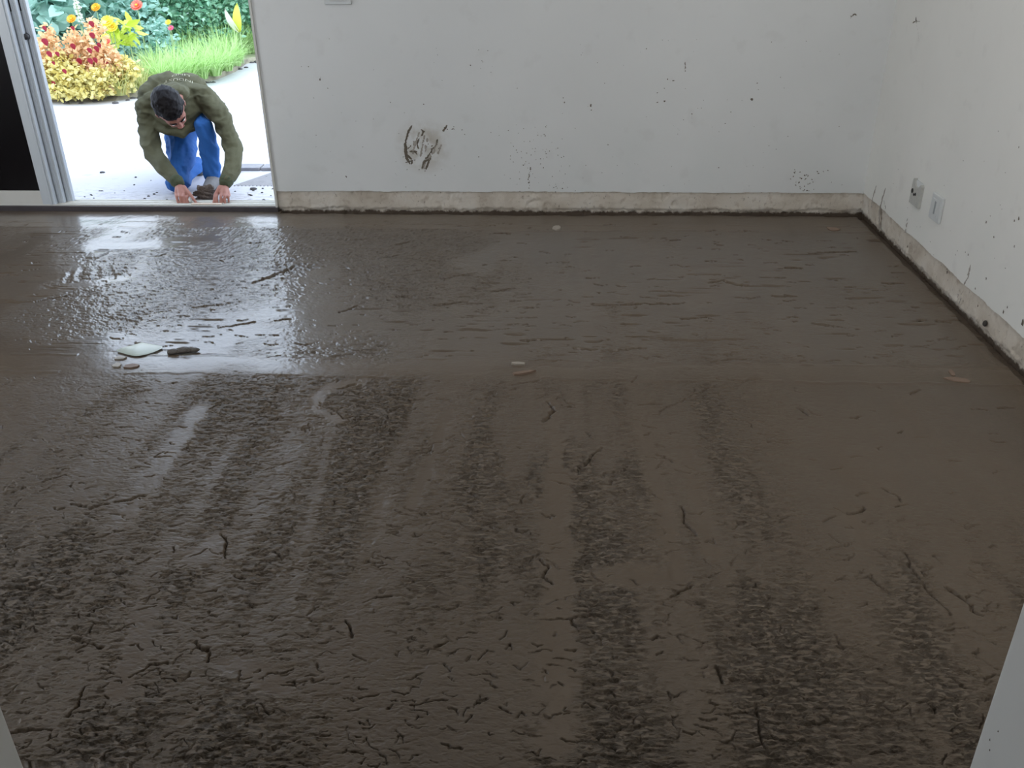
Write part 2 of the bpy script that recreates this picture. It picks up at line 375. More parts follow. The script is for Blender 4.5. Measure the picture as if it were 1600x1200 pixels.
    idx = np.arange(NR * NC).reshape(NR, NC)
    Fq = np.stack([idx[:-1, :-1], idx[:-1, 1:], idx[1:, 1:], idx[1:, :-1]], -1).reshape(-1, 4)
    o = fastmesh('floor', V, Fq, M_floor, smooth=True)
    # wet film: strongest in the freshly floated bay by the door, nearly gone in the older bay in front
    wet = sst(2.88, 3.16, y + .25 * (fbm(x * 2, y * 2, 201, 4) - .5)) * (.55 + .45 * sst(.9, -1.2, x)) ; wet = .25 + .75 * wet
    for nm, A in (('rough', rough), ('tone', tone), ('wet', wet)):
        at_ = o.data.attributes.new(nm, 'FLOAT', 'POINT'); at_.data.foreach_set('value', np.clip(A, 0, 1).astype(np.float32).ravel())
    return struct(o)
floor_mesh()

# ------------------------------------------------------------------ walls
def ragged(u0, u1, z, amp, seed, step=.006):
    us = np.arange(u0, u1, step); us = np.append(us, u1)
    zz = z + amp * (fbm(us * 9, us * 0, seed, 4) - .5) * 2 + amp * .7 * (fbm(us * 60, us * 0 + 3, seed + 9, 2) - .5)
    return us, zz
def wall_slab(name, axis, u0, u1, face, thick, zb, ztop, amp, seed, M):
    """painted wall whose lower edge is a broken, ragged line"""
    us, zz = ragged(u0, u1, zb, amp, seed)
    n = len(us); V = []
    for dep in (0, thick):
        for u, z in zip(us, zz): V.append((u, face + dep, z))
        for u, z in zip(us, zz): V.append((u, face + dep, ztop))
    if axis == 'y': V = [(b, a, z) for a, b, z in V]
    Fs = []
    for i in range(n - 1):
        Fs += [(i, i + 1, n + i + 1, n + i), (2 * n + i + 1, 2 * n + i, 3 * n + i, 3 * n + i + 1), (i + 1, i, 2 * n + i, 2 * n + i + 1), (n + i, n + i + 1, 3 * n + i + 1, 3 * n + i)]
    Fs += [(0, n, 3 * n, 2 * n), (n - 1, 3 * n - 1, 4 * n - 1, 2 * n - 1)]
    return struct(npmesh(name, V, Fs, M))
wb = wall_slab('wall_back', 'x', XJ, XR + .15, D, .15, .122, ZC, .006, 3, M_wallB)
wr = wall_slab('wall_right', 'y', .70, D + .15, XR, .15, .126, ZC, .006, 8, M_wallR)
def base_strip(name, axis, u0, u1, face, seed):
    """bare plaster band left by the torn-off skirting: rough relief"""
    nu = int((u1 - u0) / .006); nz = 24
    us = np.linspace(u0, u1, nu); zs = np.linspace(-.06, .132, nz)
    U, Z = np.meshgrid(us, zs)
    rel = .006 * (fbm(U * 12, Z * 12, seed, 4) - .5) + .006 * (fbm(U * 45, Z * 45, seed + 4, 3) - .5)
    chip = sst(.66, .74, fbm(U * 18, Z * 22, seed + 7, 3)) * .006
    ed = .018 + .020 * (fbm(U * 10, U * 0, seed + 11, 4) - .5) + .014 * (fbm(U * 50, U * 0, seed + 12, 2) - .5)
    bot = sst(ed + .003, ed - .003, Z) * .010
    P = face + .009 + rel + chip + bot
    V = np.stack([U, P, Z], -1).reshape(-1, 3)
    if axis == 'y': V = V[:, [1, 0, 2]]
    idx = np.arange(nu * nz).reshape(nz, nu)
    Fq = np.stack([idx[:-1, :-1], idx[:-1, 1:], idx[1:, 1:], idx[1:, :-1]], -1).reshape(-1, 4)
    if axis == 'y': Fq = Fq[:, ::-1]
    o = fastmesh(name, V, Fq, M_base, smooth=True)
    s = o.modifiers.new('t', 'SOLIDIFY'); s.thickness = .1; s.offset = -1
    return struct(o)
base_strip('baseboard_back', 'x', XJ, XR + .02, D, 4)
base_strip('baseboard_right', 'y', .72, D + .02, XR, 14)
# rest of the shell
struct(boxobj('wall_back_left', (XL - .15, -4.06, D, D + .15, -.05, ZC), M_wallB))
struct(boxobj('wall_back_lintel', (-4.06, XJ, D, D + .15, 2.16, ZC), M_wallB))
bm = bmesh.new()
wy0, wy1, wz0, wz1 = 2.15, 3.85, .92, 2.17
box(bm, XL - .15, XL, .70, wy0, -.05, ZC); box(bm, XL - .15, XL, wy1, D, -.05, ZC)
box(bm, XL - .15, XL, wy0, wy1, -.05, wz0); box(bm, XL - .15, XL, wy0, wy1, wz1, ZC)
struct(bmobj('wall_left', bm, M_wall))
bm = bmesh.new()
for b in ((wy0, wy1, wz0, wz0 + .05), (wy0, wy1, wz1 - .05, wz1), (wy0, wy0 + .05, wz0, wz1), (wy1 - .05, wy1, wz0, wz1), ((wy0 + wy1) / 2 - .03, (wy0 + wy1) / 2 + .03, wz0, wz1)):
    box(bm, XL - .09, XL - .05, *b)
struct(bmobj('window_1', bm, M_alu))
struct(boxobj('ceiling', (XL - .15, XR + .15, -1.5, D + .15, ZC, ZC + .15), M_ceil))
jl = at(38, 1200, .9)[0] if False else ray(38, 1200)[0] / ray(38, 1200)[1] * .9
jr = ray(1514, 1200)[0] / ray(1514, 1200)[1] * .9
bm = bmesh.new()
box(bm, -1.85, jl, .72, .90, -.05, ZC, .004); box(bm, XL - .15, -3.35, .72, .90, -.05, ZC); box(bm, -3.35, -1.85, .72, .90, -.05, 1.05); box(bm, -3.35, -1.85, .72, .90, 2.15, ZC)
struct(bmobj('wall_front_left', bm, M_wall))
bm = bmesh.new()
for b in ((-3.35, -1.85, 1.05, 1.10), (-3.35, -1.85, 2.10, 2.15), (-3.35, -3.30, 1.05, 2.15), (-1.90, -1.85, 1.05, 2.15), (-2.63, -2.57, 1.05, 2.15)): box(bm, b[0], b[1], .77, .81, b[2], b[3])
struct(bmobj('added_window_2', bm, M_alu))  # made-up window behind the camera, added to even the back wall light
bm = bmesh.new()
box(bm, jr, .8, .72, .90, -.05, ZC, .004); box(bm, 1.6, XR + .15, .72, .90, -.05, ZC); box(bm, .8, 1.6, .72, .90, -.05, 1.05); box(bm, .8, 1.6, .72, .90, 2.15, ZC)
wf = struct(bmobj('wall_front_right', bm, M_wall))
bm = bmesh.new()
for b in ((.8, 1.6, 1.05, 1.10), (.8, 1.6, 2.10, 2.15), (.8, .85, 1.05, 2.15), (1.55, 1.6, 1.05, 2.15)): box(bm, b[0], b[1], .77, .81, b[2], b[3])
struct(bmobj('added_window_3', bm, M_alu))  # made-up window behind the camera, added to light the right side
struct(boxobj('wall_front_lintel', (jl, jr, .72, .90, 2.15, ZC), M_wall))
struct(boxobj('wall_hall_left', (-1.35, -1.2, -1.5, .72, -.05, ZC), M_wall))
struct(boxobj('wall_hall_right', (.62, .74, -1.5, .72, -.05, ZC), M_wall))
struct(boxobj('wall_hall_end', (-1.35, .74, -1.65, -1.5, -.05, ZC), M_wall))
# ceiling lamp added out of view to brighten the room
lamp = empty('added_ceiling_lamp', (.45, 3.1, 2.70)); tag(lamp, 'added ceiling lamp out of view, put in to light the room', 'lamp')
M_lamp = mat('lamp_glass', (.9, .9, .88), .3)
bm = bmesh.new(); bmesh.ops.create_cone(bm, cap_ends=True, segments=40, radius1=.16, radius2=.19, depth=.04)
o = bmobj('lamp_base', bm, M_aluw, lamp, True); o.location = (0, 0, -.02)

# ------------------------------------------------------------------ mortar splashes on the walls
class Splat:
    def __init__(s, conv): s.V = []; s.F = []; s.conv = conv; s.rs = np.random.RandomState(3); s.k = 1.0
    def blob(s, px, py, rx, ry=None, ang=0, h=.0015, n=9):
        """irregular dab centred on a point of the wall; radii in metres"""
        ry = ry or rx; c, eu, ev, nn = s.conv(px, py); b = len(s.V); ca, sa = math.cos(ang), math.sin(ang)
        s.V.append(tuple(c + nn * h))
        for k in range(n):
            t = 2 * math.pi * k / n; r = s.rs.uniform(.55, 1.2); a, d = r * rx * math.cos(t), r * ry * math.sin(t)
            s.V.append(tuple(c + eu * (a * ca - d * sa) + ev * (a * sa + d * ca) + nn * .0003))
        for k in range(n): s.F.append((b, b + 1 + k, b + 1 + (k + 1) % n))
    def stroke(s, pts, w, dens=1.0, gap=0.0):
        w = w * s.k
        for (x0, y0), (x1, y1) in zip(pts[:-1], pts[1:]):
            L = math.hypot(x1 - x0, y1 - y0); n = max(1, int(L / 1.6 * dens)); ang = -math.atan2(y1 - y0, x1 - x0)
            for k in range(n):
                if s.rs.rand() < gap: continue
                t = (k + s.rs.rand()) / n
                s.blob(x0 + (x1 - x0) * t + s.rs.normal(0, .4), y0 + (y1 - y0) * t + s.rs.normal(0, .4), w * s.rs.uniform(.8, 1.8), w * s.rs.uniform(.4, .9), ang, .0012, 7)
    def build(s, name, M, parent):
        return npmesh(name, s.V, s.F, M, parent)
def convB(px, py): p = at(px, py, D); return p, np.array([1., 0, 0]), np.array([0, 0, 1.]), np.array([0, -1., 0])
def convR(px, py): p = atx(px, py, XR); return p, np.array([0, -1., 0]), np.array([0, 0, 1.]), np.array([-1., 0, 0])
s = Splat(convB)
s.k = 1.5
s.stroke([(643, 198), (638, 206), (635, 216), (633, 226), (633, 236), (634, 244), (637, 250), (640, 255)], .0045, 2.2, .05)
s.stroke([(634, 228), (634, 240), (637, 250)], .008, 2); s.stroke([(637, 253), (644, 251), (643, 256)], .0045, 2)
s.stroke([(637, 243), (642, 248)], .006, 2); s.stroke([(638, 232), (642, 227)], .003, 1.5)
s.stroke([(642, 237), (649, 237)], .006, 2, .1); s.stroke([(649, 238), (652, 241)], .004, 1.5)
s.stroke([(659, 204), (662, 206), (659, 212)], .005, 2); s.stroke([(655, 217), (652, 224), (654, 232)], .006, 1.6, .3); s.stroke([(662, 218), (660, 223)], .003)
s.stroke([(683, 219), (682, 226), (677, 232), (672, 240), (668, 245)], .0045, 1.8, .2); s.stroke([(673, 247), (670, 252), (666, 262)], .006, 2, .1)
s.stroke([(671, 249), (662, 253), (660, 262)], .006, 1.6, .25); s.stroke([(663, 249), (668, 246)], .004)
for q in ((675, 228, .005), (674, 233, .006), (669, 225, .004), (659, 240, .004), (686, 232, .005), (679, 231, .004), (671, 248, .008), (648, 250, .004), (655, 265, .004), (664, 267, .004), (630, 245, .004), (636, 265, .003), (680, 274, .003), (748, 245, .004)): s.blob(q[0], q[1], q[2], q[2] * .7, .5)
s.stroke([(693, 204), (698, 197)], .005, 2); s.blob(699, 202, .004); s.stroke([(705, 202), (711, 202)], .003); s.blob(709, 198, .003); s.blob(722, 203, .003); s.blob(726, 210, .003)
for q in ((500, 124, .005), (482, 104, .0028), (471, 104, .002), (512, 138, .0028), (490, 153, .002), (520, 149, .0015), (494, 211, .0022), (541, 276, .005), (610, 160, .003), (662, 163, .003), (762, 79, .0025), (748, 78, .002), (735, 102, .003), (751, 107, .002), (753, 95, .002), (767, 113, .002),
          (748, 245, .003), (882, 160, .004), (880, 153, .0025), (923, 165, .006), (924, 172, .003), (950, 226, .003), (1010, 76, .003)): s.blob(q[0], q[1], q[2], q[2] * 1.3)
s.k = 1.0
rs = np.random.RandomState(12)
for i in range(75):      # cloud of specks right of the swirl
    s.blob(rs.normal(848, 30), rs.uniform(195, 300), rs.uniform(.0012, .0042), rs.uniform(.0012, .004), rs.rand() * 3, .0015)
for i in range(10): s.blob(826 + rs.normal(0, 1.5), 262 + i * 2.6, rs.uniform(.002, .005))
for i in range(34): s.blob(rs.normal(1258, 14), rs.uniform(265, 300), rs.uniform(.0015, .006), rs.uniform(.0015, .005), rs.rand() * 3, .0015)
for i in range(90): s.blob(rs.uniform(450, 1330), rs.uniform(60, 296), rs.uniform(.001, .0025), rs.uniform(.001, .003), rs.rand() * 3)
s.stroke([(1070, 96), (1071, 112)], .0035, 1.2, .2); s.blob(1052, 126, .006, .003); s.blob(1043, 124, .004)
for q in ((1027, 145, .004), (1038, 138, .003), (1027, 160, .005), (1038, 158, .006), (1183, 130, .004), (1175, 155, .009), (1185, 140, .003), (1133, 193, .004), (1081, 178, .004), (1213, 233, .003), (1123, 262, .0035), (1231, 213, .003), (1142, 175, .003)): s.blob(*q[:2], q[2], q[2] * .8, .4)
s.stroke([(1081, 178), (1081, 195)], .0012, .8, .3); s.stroke([(1052, 196), (1062, 204)], .0012, .8, .3); s.stroke([(1330, 26), (1335, 22), (1338, 23)], .004, 2)
s.stroke([(1329, 29), (1334, 24)], .0015, 1)
pal = Splat(convB); pal.k = 1.4
for st in ([(655, 208), (650, 222), (646, 238)], [(664, 212), (660, 228), (657, 244)], [(684, 220), (678, 236), (670, 250)], [(674, 240), (664, 256), (661, 268)], [(647, 222), (645, 240)], [(690, 226), (684, 240)], [(668, 216), (664, 236)]): pal.stroke(st, .006, .9, .35)
pal.build('mortar_smudges', M_mudlt, wb)['kind'] = 'stuff'
o = s.build('mortar_splashes', M_mud, wb); o['kind'] = 'stuff'; o['label'] = 'grey-brown dried mortar specks and smears on white wall'
s = Splat(convR)
s.stroke([(1431, 28), (1432, 34), (1426, 35)], .005, 2); s.stroke([(1431, 34), (1438, 33)], .003, 1.5); s.stroke([(1432, 38), (1435, 50), (1436, 66)], .0012, .9, .3)
s2 = Splat(convR)
s2.stroke([(1369, 292), (1365, 305), (1361, 325)], .008, 1.3, .35); s2.stroke([(1383, 296), (1379, 310), (1374, 330), (1374, 360)], .009, 1.6, .2); s.stroke([(1381, 313), (1384, 327)], .003, 1)
s2.stroke([(1419, 338), (1415, 362)], .006, 1, .5); s2.stroke([(1516, 415), (1513, 432), (1507, 444)], .007, 1.3, .3); s2.stroke([(1504, 455), (1499, 475)], .006, 1.2, .4); s2.stroke([(1346, 305), (1345, 330)], .006, 1, .4)
o = s2.build('mortar_streaks', M_mudlt, wr); o['kind'] = 'stuff'
for q in ((1541, 347, .005), (1553, 370, .004), (1585, 385, .004), (1513, 398, .004), (1493, 398, .003), (1541, 435, .005), (1480, 420, .004), (1560, 205, .002), (1592, 230, .003), (1585, 345, .005), (1592, 342, .006), (1524, 451, .004), (1598, 505, .01), (1568, 487, .006), (1574, 480, .004), (1422, 380, .004), (1418, 385, .006), (1480, 425, .007), (1505, 470, .004), (1528, 478, .005)): s.blob(*q[:2], q[2], q[2] * 1.4, .3)
for i in range(40): s.blob(rs.uniform(1360, 1598), rs.uniform(250, 520), rs.uniform(.001, .003), rs.uniform(.001, .0035), rs.rand() * 3)
o = s.build('mortar_splashes', M_mud, wr); o['kind'] = 'stuff'; o['label'] = 'grey-brown dried mortar specks and streaks on white wall'
# specks on the near jamb
def convJ(px, py):
    p = atx(px, py, jr); return p, np.array([0, -1., 0]), np.array([0, 0, 1.]), np.array([-1., 0, 0])
s = Splat(convJ)
for q in ((1560, 1143, .0012), (1547, 1156, .0016), (1547, 1172, .0013)): s.blob(*q, q[2] * 1.5)
s.build('mortar_splashes', M_mud, wf)['kind'] = 'stuff'
# hole with a dark plug in the strip on the right
bm = bmesh.new(); p = atx(1539, 505, XR)
bmesh.ops.create_icosphere(bm, subdivisions=2, radius=.012)
for v in bm.verts: v.co = Vector((v.co.x * .7, v.co.y * .9, v.co.z * 1.1 + abs(v.co.y) * -.3)) + Vector(p)
o = bmobj('dark_pebble', bm, M_dark, None, True); tag(o, 'small dark stone stuck in the bare strip at the foot of the right wall', 'stone')

# ------------------------------------------------------------------ wall plates
sp_ = empty('light_switch', (-1.158, D, 1.16)); tag(sp_, 'white switch plate on the back wall, cut by the top of the picture', 'light switch')
bm = bmesh.new(); box(bm, -.071, .071, -.012, 0, -.047, .06, .005, 3); bmobj('cover_plate', bm, M_plastic, sp_)
bm = bmesh.new(); box(bm, -.045, .045, -.016, -.01, -.03, .04, .003); bmobj('rocker', bm, M_plastic, sp_)
def plate(name, pxs, label, cat, kindp):
    P = [atx(*p, XR - .010) for p in pxs]; y0 = min(p[1] for p in P); y1 = max(p[1] for p in P)
    yc = sum(p[1] for p in P) / 4; zc = sum(p[2] for p in P) / 4
    print(name, [tuple(np.round(p, 3)) for p in P])
    r = empty(name, (XR, yc, zc)); tag(r, label, cat); hw, hh = .058, .058
    Mx = M_plastic if kindp == 'rocker' else M_plasticd
    bm = bmesh.new()
    if kindp == 'rocker':
        box(bm, -.014, 0, -hw, hw, -hh, hh, .006, 3)
        bmobj('cover_plate', bm, Mx, r)
        bm = bmesh.new(); box(bm, -.017, -.012, -.009, .009, -.028, .030, .002); bmobj('rocker', bm, mat('rocker_grey', (.30, .33, .34), .4), r)
        bm = bmesh.new(); box(bm, -.0165, -.012, -.036, .036, -.036, .038, .002); bmobj('inner_frame', bm, Mx, r)
    else:
        # cover with its upper edge broken away
        pts = [(-hw, -hh), (hw, -hh), (hw, .035), (hw - .005, hh), (hw - .018, hh + .004), (.030, hh - .012), (.018, hh - .026), (.0, hh - .030), (-.02, hh - .026), (-.036, hh - .016), (-.048, hh - .006), (-hw, hh - .016)]
        n = len(pts); V = [(-.014, a, b) for a, b in pts] + [(0, a, b) for a, b in pts]
        npmesh('cover_plate', V, [tuple(range(n))] + [tuple(range(2 * n - 1, n - 1, -1))] + [(i, n + i, n + (i + 1) % n, (i + 1) % n) for i in range(n)], Mx, r)
        bm = bmesh.new(); box(bm, -.006, 0, -.046, .046, -.03, .056, .004); bmobj('mounting_frame', bm, M_plastic, r)
        for a, b, rr in ((.040, .002, .011), (.014, -.010, .006), (-.004, -.004, .0075)):
            bm = bmesh.new(); bmesh.ops.create_cone(bm, cap_ends=True, segments=14, radius1=rr, radius2=rr, depth=.003)
            o = bmobj('pin_hole', bm, M_slot, r); o.rotation_euler = (0, math.pi / 2, 0); o.location = (-.0145, a, b)
        bm = bmesh.new(); bmesh.ops.create_cone(bm, cap_ends=True, segments=12, radius1=.005, radius2=.005, depth=.006)
        o = bmobj('screw', bm, M_knob, r); o.rotation_euler = (0, math.pi / 2, 0); o.location = (-.008, -.045, .044)
    return r
plate('wall_socket', [(1424, 284), (1443.9, 294.8), (1438.3, 321.8), (1420.6, 307.5)], 'dirty white wall socket with a broken top edge, nearer the room corner', 'socket', 'socket')
plate('light_switch', [(1455.5, 308.3), (1476, 316.5), (1469.8, 345.8), (1449.5, 329.3)], 'clean white single-rocker plate on the right wall beside the broken socket', 'light switch', 'rocker')

# ------------------------------------------------------------------ sliding door
def leaf(idx, Yf, xr, stile, panel, zt=2.14):
    """leaf whose right edge is at pixel-derived xr; faces the room at Y = Yf"""
    x0 = -4.04; r = empty('door_%d' % idx, (xr, Yf, .03)); r['kind'] = 'structure'
    def part(name, b, M, bev=.002):
        bm = bmesh.new(); box(bm, *b, bev=bev); o = bmobj(name, bm, M); adopt(o, r); return o
    st = part('stile', (xr - stile, xr, Yf, Yf + .030, .032, zt), M_alu)
    part('stile', (x0, x0 + .06, Yf, Yf + .030, .032, zt), M_alu)
    part('rail', (x0 + .06, xr - stile, Yf + .001, Yf + .029, .032, .115 if idx == 1 else .10), M_aluw)
    part('rail', (x0 + .06, xr - stile, Yf + .001, Yf + .029, zt - .07, zt), M_aluw)
    part('stile_rib', (xr - stile * .38, xr - stile * .18, Yf - .006, Yf + .001, .034, zt), M_alu)
    part('panel', (x0 + .06, xr - stile, Yf + .010, Yf + .020, .10, zt - .06), panel, 0)
    return r
xA = at(86, 318, 5.035)[0]; xB = at(100.5, 318, 5.072)[0]; xC = at(115, 318, 5.109)[0]
stA = xA - at(68, 300, 5.035)[0] + .012
leaf(1, 5.035, xA, at(86, 318, 5.035)[0] - at(67, 318, 5.035)[0], M_black)
dB_ = leaf(2, 5.072, xB, .075, M_black)
dC_ = leaf(3, 5.109, xC, .078, M_black)
for r_, (sx0, sx1, yb), Yf in ((dB_, (12.5, 21, 18), 5.071), (dC_, (28, 36.5, 17), 5.108)):
    a = at(sx0 + 1, yb, Yf); b = at(sx1, yb, Yf)
    bm = bmesh.new(); box(bm, a[0], b[0], Yf - .004, Yf + .004, a[2], a[2] + .15, .003, 3)
    adopt(bmobj('finger_pull', bm, M_slot), r_)
kp = at(42, 57, 5.10)
bm = bmesh.new(); bmesh.ops.create_cone(bm, cap_ends=True, segments=20, radius1=.018, radius2=.015, depth=.03)
bmesh.ops.rotate(bm, verts=bm.verts, cent=(0, 0, 0), matrix=Matrix.Rotation(math.pi / 2, 3, 'X')); bmesh.ops.translate(bm, verts=bm.verts, vec=Vector((kp[0], 5.094, kp[2])))
adopt(bmobj('latch', bm, M_knob, None, True), dC_)
# frame: head, right jamb, bottom tracks
tf = empty('trim_1', (XJ, D, .03)); tf['kind'] = 'structure'
def tp(name, b, M, bev=0): adopt(boxobj(name, b, M, None, bev), tf)
tp('jamb', (XJ - .012, XJ, 5.02, 5.15, .02, 2.15), M_aluw); tp('jamb', (-4.06, -4.045, D, 5.15, .02, 2.15), M_alu); tp('head', (-4.06, XJ, 5.035, 5.15, 2.14, 2.16), M_alu)
for k, yy in enumerate((5.036, 5.066, 5.103, 5.140)): tp('track', (-4.05, XJ - .012, yy - .0025, yy + .0025, .028, .036), M_aluw)
tp('track_bed', (-4.05, XJ - .012, 5.034, 5.148, .024, .030), M_aluw)
struct(boxobj('trim_2', (-4.06, XJ, 5.018, 5.15, -.05, .0275), M_sill))

# ------------------------------------------------------------------ PERSON
def union(name, parts, voxel, M, parent=None, sm=3, disp=None):
    """one continuous closed skin grown around a set of overlapping ellipsoids"""
    bm = bmesh.new()
    for c, r, rot in parts:
        mtx = Matrix.Translation(Vector(c)) @ (rot.to_4x4() if rot else Matrix.Identity(4)) @ Matrix.Diagonal((*((r, r, r) if isinstance(r, (int, float)) else r), 1))
        bmesh.ops.create_icosphere(bm, subdivisions=2, radius=1, matrix=mtx)
    me = bpy.data.meshes.new('t'); bm.to_mesh(me); bm.free()
    o = bpy.data.objects.new('t', me); C.objects.link(o)
    md = o.modifiers.new('r', 'REMESH'); md.mode = 'VOXEL'; md.voxel_size = voxel
    if sm: md = o.modifiers.new('s', 'SMOOTH'); md.factor = .5; md.iterations = sm
    dg = bpy.context.evaluated_depsgraph_get(); me2 = bpy.data.meshes.new_from_object(o.evaluated_get(dg))
    bpy.data.objects.remove(o); bpy.data.meshes.remove(me)
    me2.name = name
    if disp:
        n = len(me2.vertices); co_ = np.zeros(n * 3, np.float32); no_ = np.zeros(n * 3, np.float32)
        me2.vertices.foreach_get('co', co_); me2.vertices.foreach_get('normal', no_)
        co_ = co_.reshape(-1, 3); no_ = no_.reshape(-1, 3)
        co_ = co_ + no_ * disp(co_, no_)[:, None]; me2.vertices.foreach_set('co', co_.astype(np.float32).ravel())
    me2.polygons.foreach_set('use_smooth', [True] * len(me2.polygons)); me2.update()
    me2.materials.clear(); me2.materials.append(M)
    o = bpy.data.objects.new(name, me2); C.objects.link(o)
    if parent: adopt(o, parent)
    return o
def chain(pts, rs_):
    out = []
    for i in range(len(pts) - 1):
        a, b = np.array(pts[i]), np.array(pts[i + 1]); L = np.linalg.norm(b - a); r0, r1 = rs_[i], rs_[i + 1]
        n = max(1, int(L / (min(r0, r1) * .35)))
        for k in range(n + 1):
            t = k / n; out.append((tuple(a + (b - a) * t), float(r0 + (r1 - r0) * t), None))
    return out
def J(q): return at(q[0], q[1], q[2])
def jchain(qs, k=1.0, off=0.0): return chain([J(q) for q in qs], [q[3] * k + off for q in qs])
M_skin = mat('skin', (.36, .155, .115), .5, .4, var=.12, vscale=30)
M_shirt = mat('olive_cotton', (.100, .096, .056), .85, .2, bump=(240, .35), var=.12, vscale=12)
M_jean = mat('blue_trousers', (.026, .120, .38), .75, .25, bump=(260, .3), var=.15, vscale=10)
M_hair = mat('black_hair', (.008, .006, .007), .6, .2, var=.3, vscale=60)
M_shoe = mat('grey_shoe', (.20, .19, .19), .7, var=.15, vscale=30)
M_sole = mat('shoe_sole', (.10, .10, .10), .8)
man = empty('person', (-2.22, 5.5, 0))
tag(man, 'person in olive long-sleeved top and blue trousers kneeling outside the doorway, hands on the sill', 'person')
armR = [(231, 168, 5.62, .068), (231, 205, 5.55, .066), (239, 238, 5.45, .060), (260, 264, 5.32, .051), (276, 283, 5.22, .038)]
armL = [(323, 155, 5.64, .076), (344, 182, 5.56, .068), (357, 208, 5.50, .062), (366, 238, 5.43, .057), (364, 262, 5.32, .050), (354, 282, 5.22, .040)]
PX = at(283, 160, 5.98)[0]
legL = [(302, 172, 5.92, .10), (318, 196, 5.53, .053), (324, 215, 5.54, .060), (329, 245, 5.53, .056), (331, 272, 5.51, .060), (333, 290, 5.49, .050)]
legR = [(283, 180, 5.92, .105), (283, 215, 5.74, .098), (285, 243, 5.62, .092), (280, 266, 5.50, .083), (275, 284, 5.44, .066)]
knee = J(legR[-1]); _ax = at(314, 265, 5.9)[0]; ank = np.array([_ax, 5.90, .075]); toeR = np.array([_ax + .01, 6.03, .040])
ankL = J((334, 290, 5.50)); ankL[2] = .075; toeL = ankL + np.array([.02, -.19, -.040])
# head frame
Hc = at(266, 169, 5.30); v_ = ray(266, 169); v_ /= np.linalg.norm(v_)
im = R @ np.array([.50, .86, 0]); im -= im.dot(v_) * v_; im /= np.linalg.norm(im)
al = math.radians(24)
U_ = math.cos(al) * -v_ - math.sin(al) * im; F_ = math.cos(al) * im + math.sin(al) * -v_; S_ = np.cross(F_, U_)
RH = Matrix([[S_[i], F_[i], U_[i]] for i in range(3)])
def hp(s, f, u): return Hc + S_ * s + F_ * f + U_ * u
def he(s, f, u, rs_, f2=None): return (tuple(hp(s, f, u)), rs_, RH)
k = 1.06
neck0 = at(277, 152, 5.50)
body = [he(0, -.005, .015, (.078 * k, .098 * k, .090 * k)), he(0, .028, -.045, (.062 * k, .066 * k, .075 * k)), he(0, .055, -.098, (.034, .030, .024)),
        he(0, .098, -.018, (.012, .014, .026)), he(0, .108, -.038, (.014, .014, .012)), he(-.011, .100, -.041, (.008, .009, .008)), he(.011, .100, -.041, (.008, .009, .008)),
        he(0, .088, .010, (.050, .014, .011)), he(.028, .080, -.035, (.022, .018, .018)), he(-.028, .080, -.035, (.022, .018, .018)),
        he(0, .090, -.066, (.026, .011, .006)), he(0, .087, -.077, (.022, .012, .006)),
        he(.084, .000, -.022, (.008, .015, .026)), he(-.084, .000, -.022, (.008, .015, .026)), he(.088, -.003, -.010, (.007, .013, .012)), he(-.088, -.003, -.010, (.007, .013, .012))]
body += chain([hp(-.005, -.040, -.05), neck0], [.052, .056])
TOR = [(at(274, 160, 5.78), (.195, .155, .192)), (at(277, 172, 5.60), (.165, .12, .135)), (np.array([PX, 5.98, .40]), (.165, .14, .145))]
for c_, r_ in TOR: body.append((tuple(c_), tuple(q * .80 for q in r_), None))
body += jchain(armR, .62) + jchain(armL, .62) + jchain(legL, .5) + jchain(legR, .62)
body += chain([knee, ank], [.034, .028]) + chain([ank, toeR], [.026, .020]) + chain([J(legL[-1]), ankL, toeL], [.024, .026, .024])
def hand(wr, kn, tip, th, r0, curl):
    out = []
    for i in range(4):
        K = J(kn[i]); T = J(tip[i]); mid = (K + T) / 2 + np.array([0, -.004, .012 + curl * .002]); r = r0 * (1, 1.04, 1, .86)[i]
        out += chain([wr, K], [.019, r * 1.25]) + chain([K, mid, T], [r * 1.08, r, r * .86])
    out += chain([J(q) for q in th], [.016, r0 * 1.15, r0 * .95])
    return out
w1 = J((279, 288, 5.20)); w2 = J((351, 288, 5.20))
body += chain([J(armR[-1]), w1], [.030, .024]) + chain([J(armL[-1]), w2], [.031, .025])
hR = hand(w1, [(275.0, 303, 5.14), (281, 301.5, 5.13), (287, 302, 5.13), (293, 304, 5.14)], [(278.5, 317.5, 5.085), (283.5, 319.5, 5.075), (289, 320, 5.072), (294.5, 318.5, 5.08)],
          [(287, 293, 5.17), (299, 306, 5.11), (307, 318, 5.078)], .0088, 1)
hL = hand(w2, [(339.5, 303, 5.14), (346, 301.5, 5.13), (352.5, 302, 5.13), (358, 305, 5.14)], [(339.5, 319.5, 5.075), (345.5, 320.5, 5.07), (351.5, 319.5, 5.075), (357.5, 315.5, 5.095)],
          [(344, 293, 5.17), (336, 305, 5.12), (334, 317, 5.08)], .0088, 1)
body += hR + hL
bo = union('body', body, .0042, M_skin, man, 2)
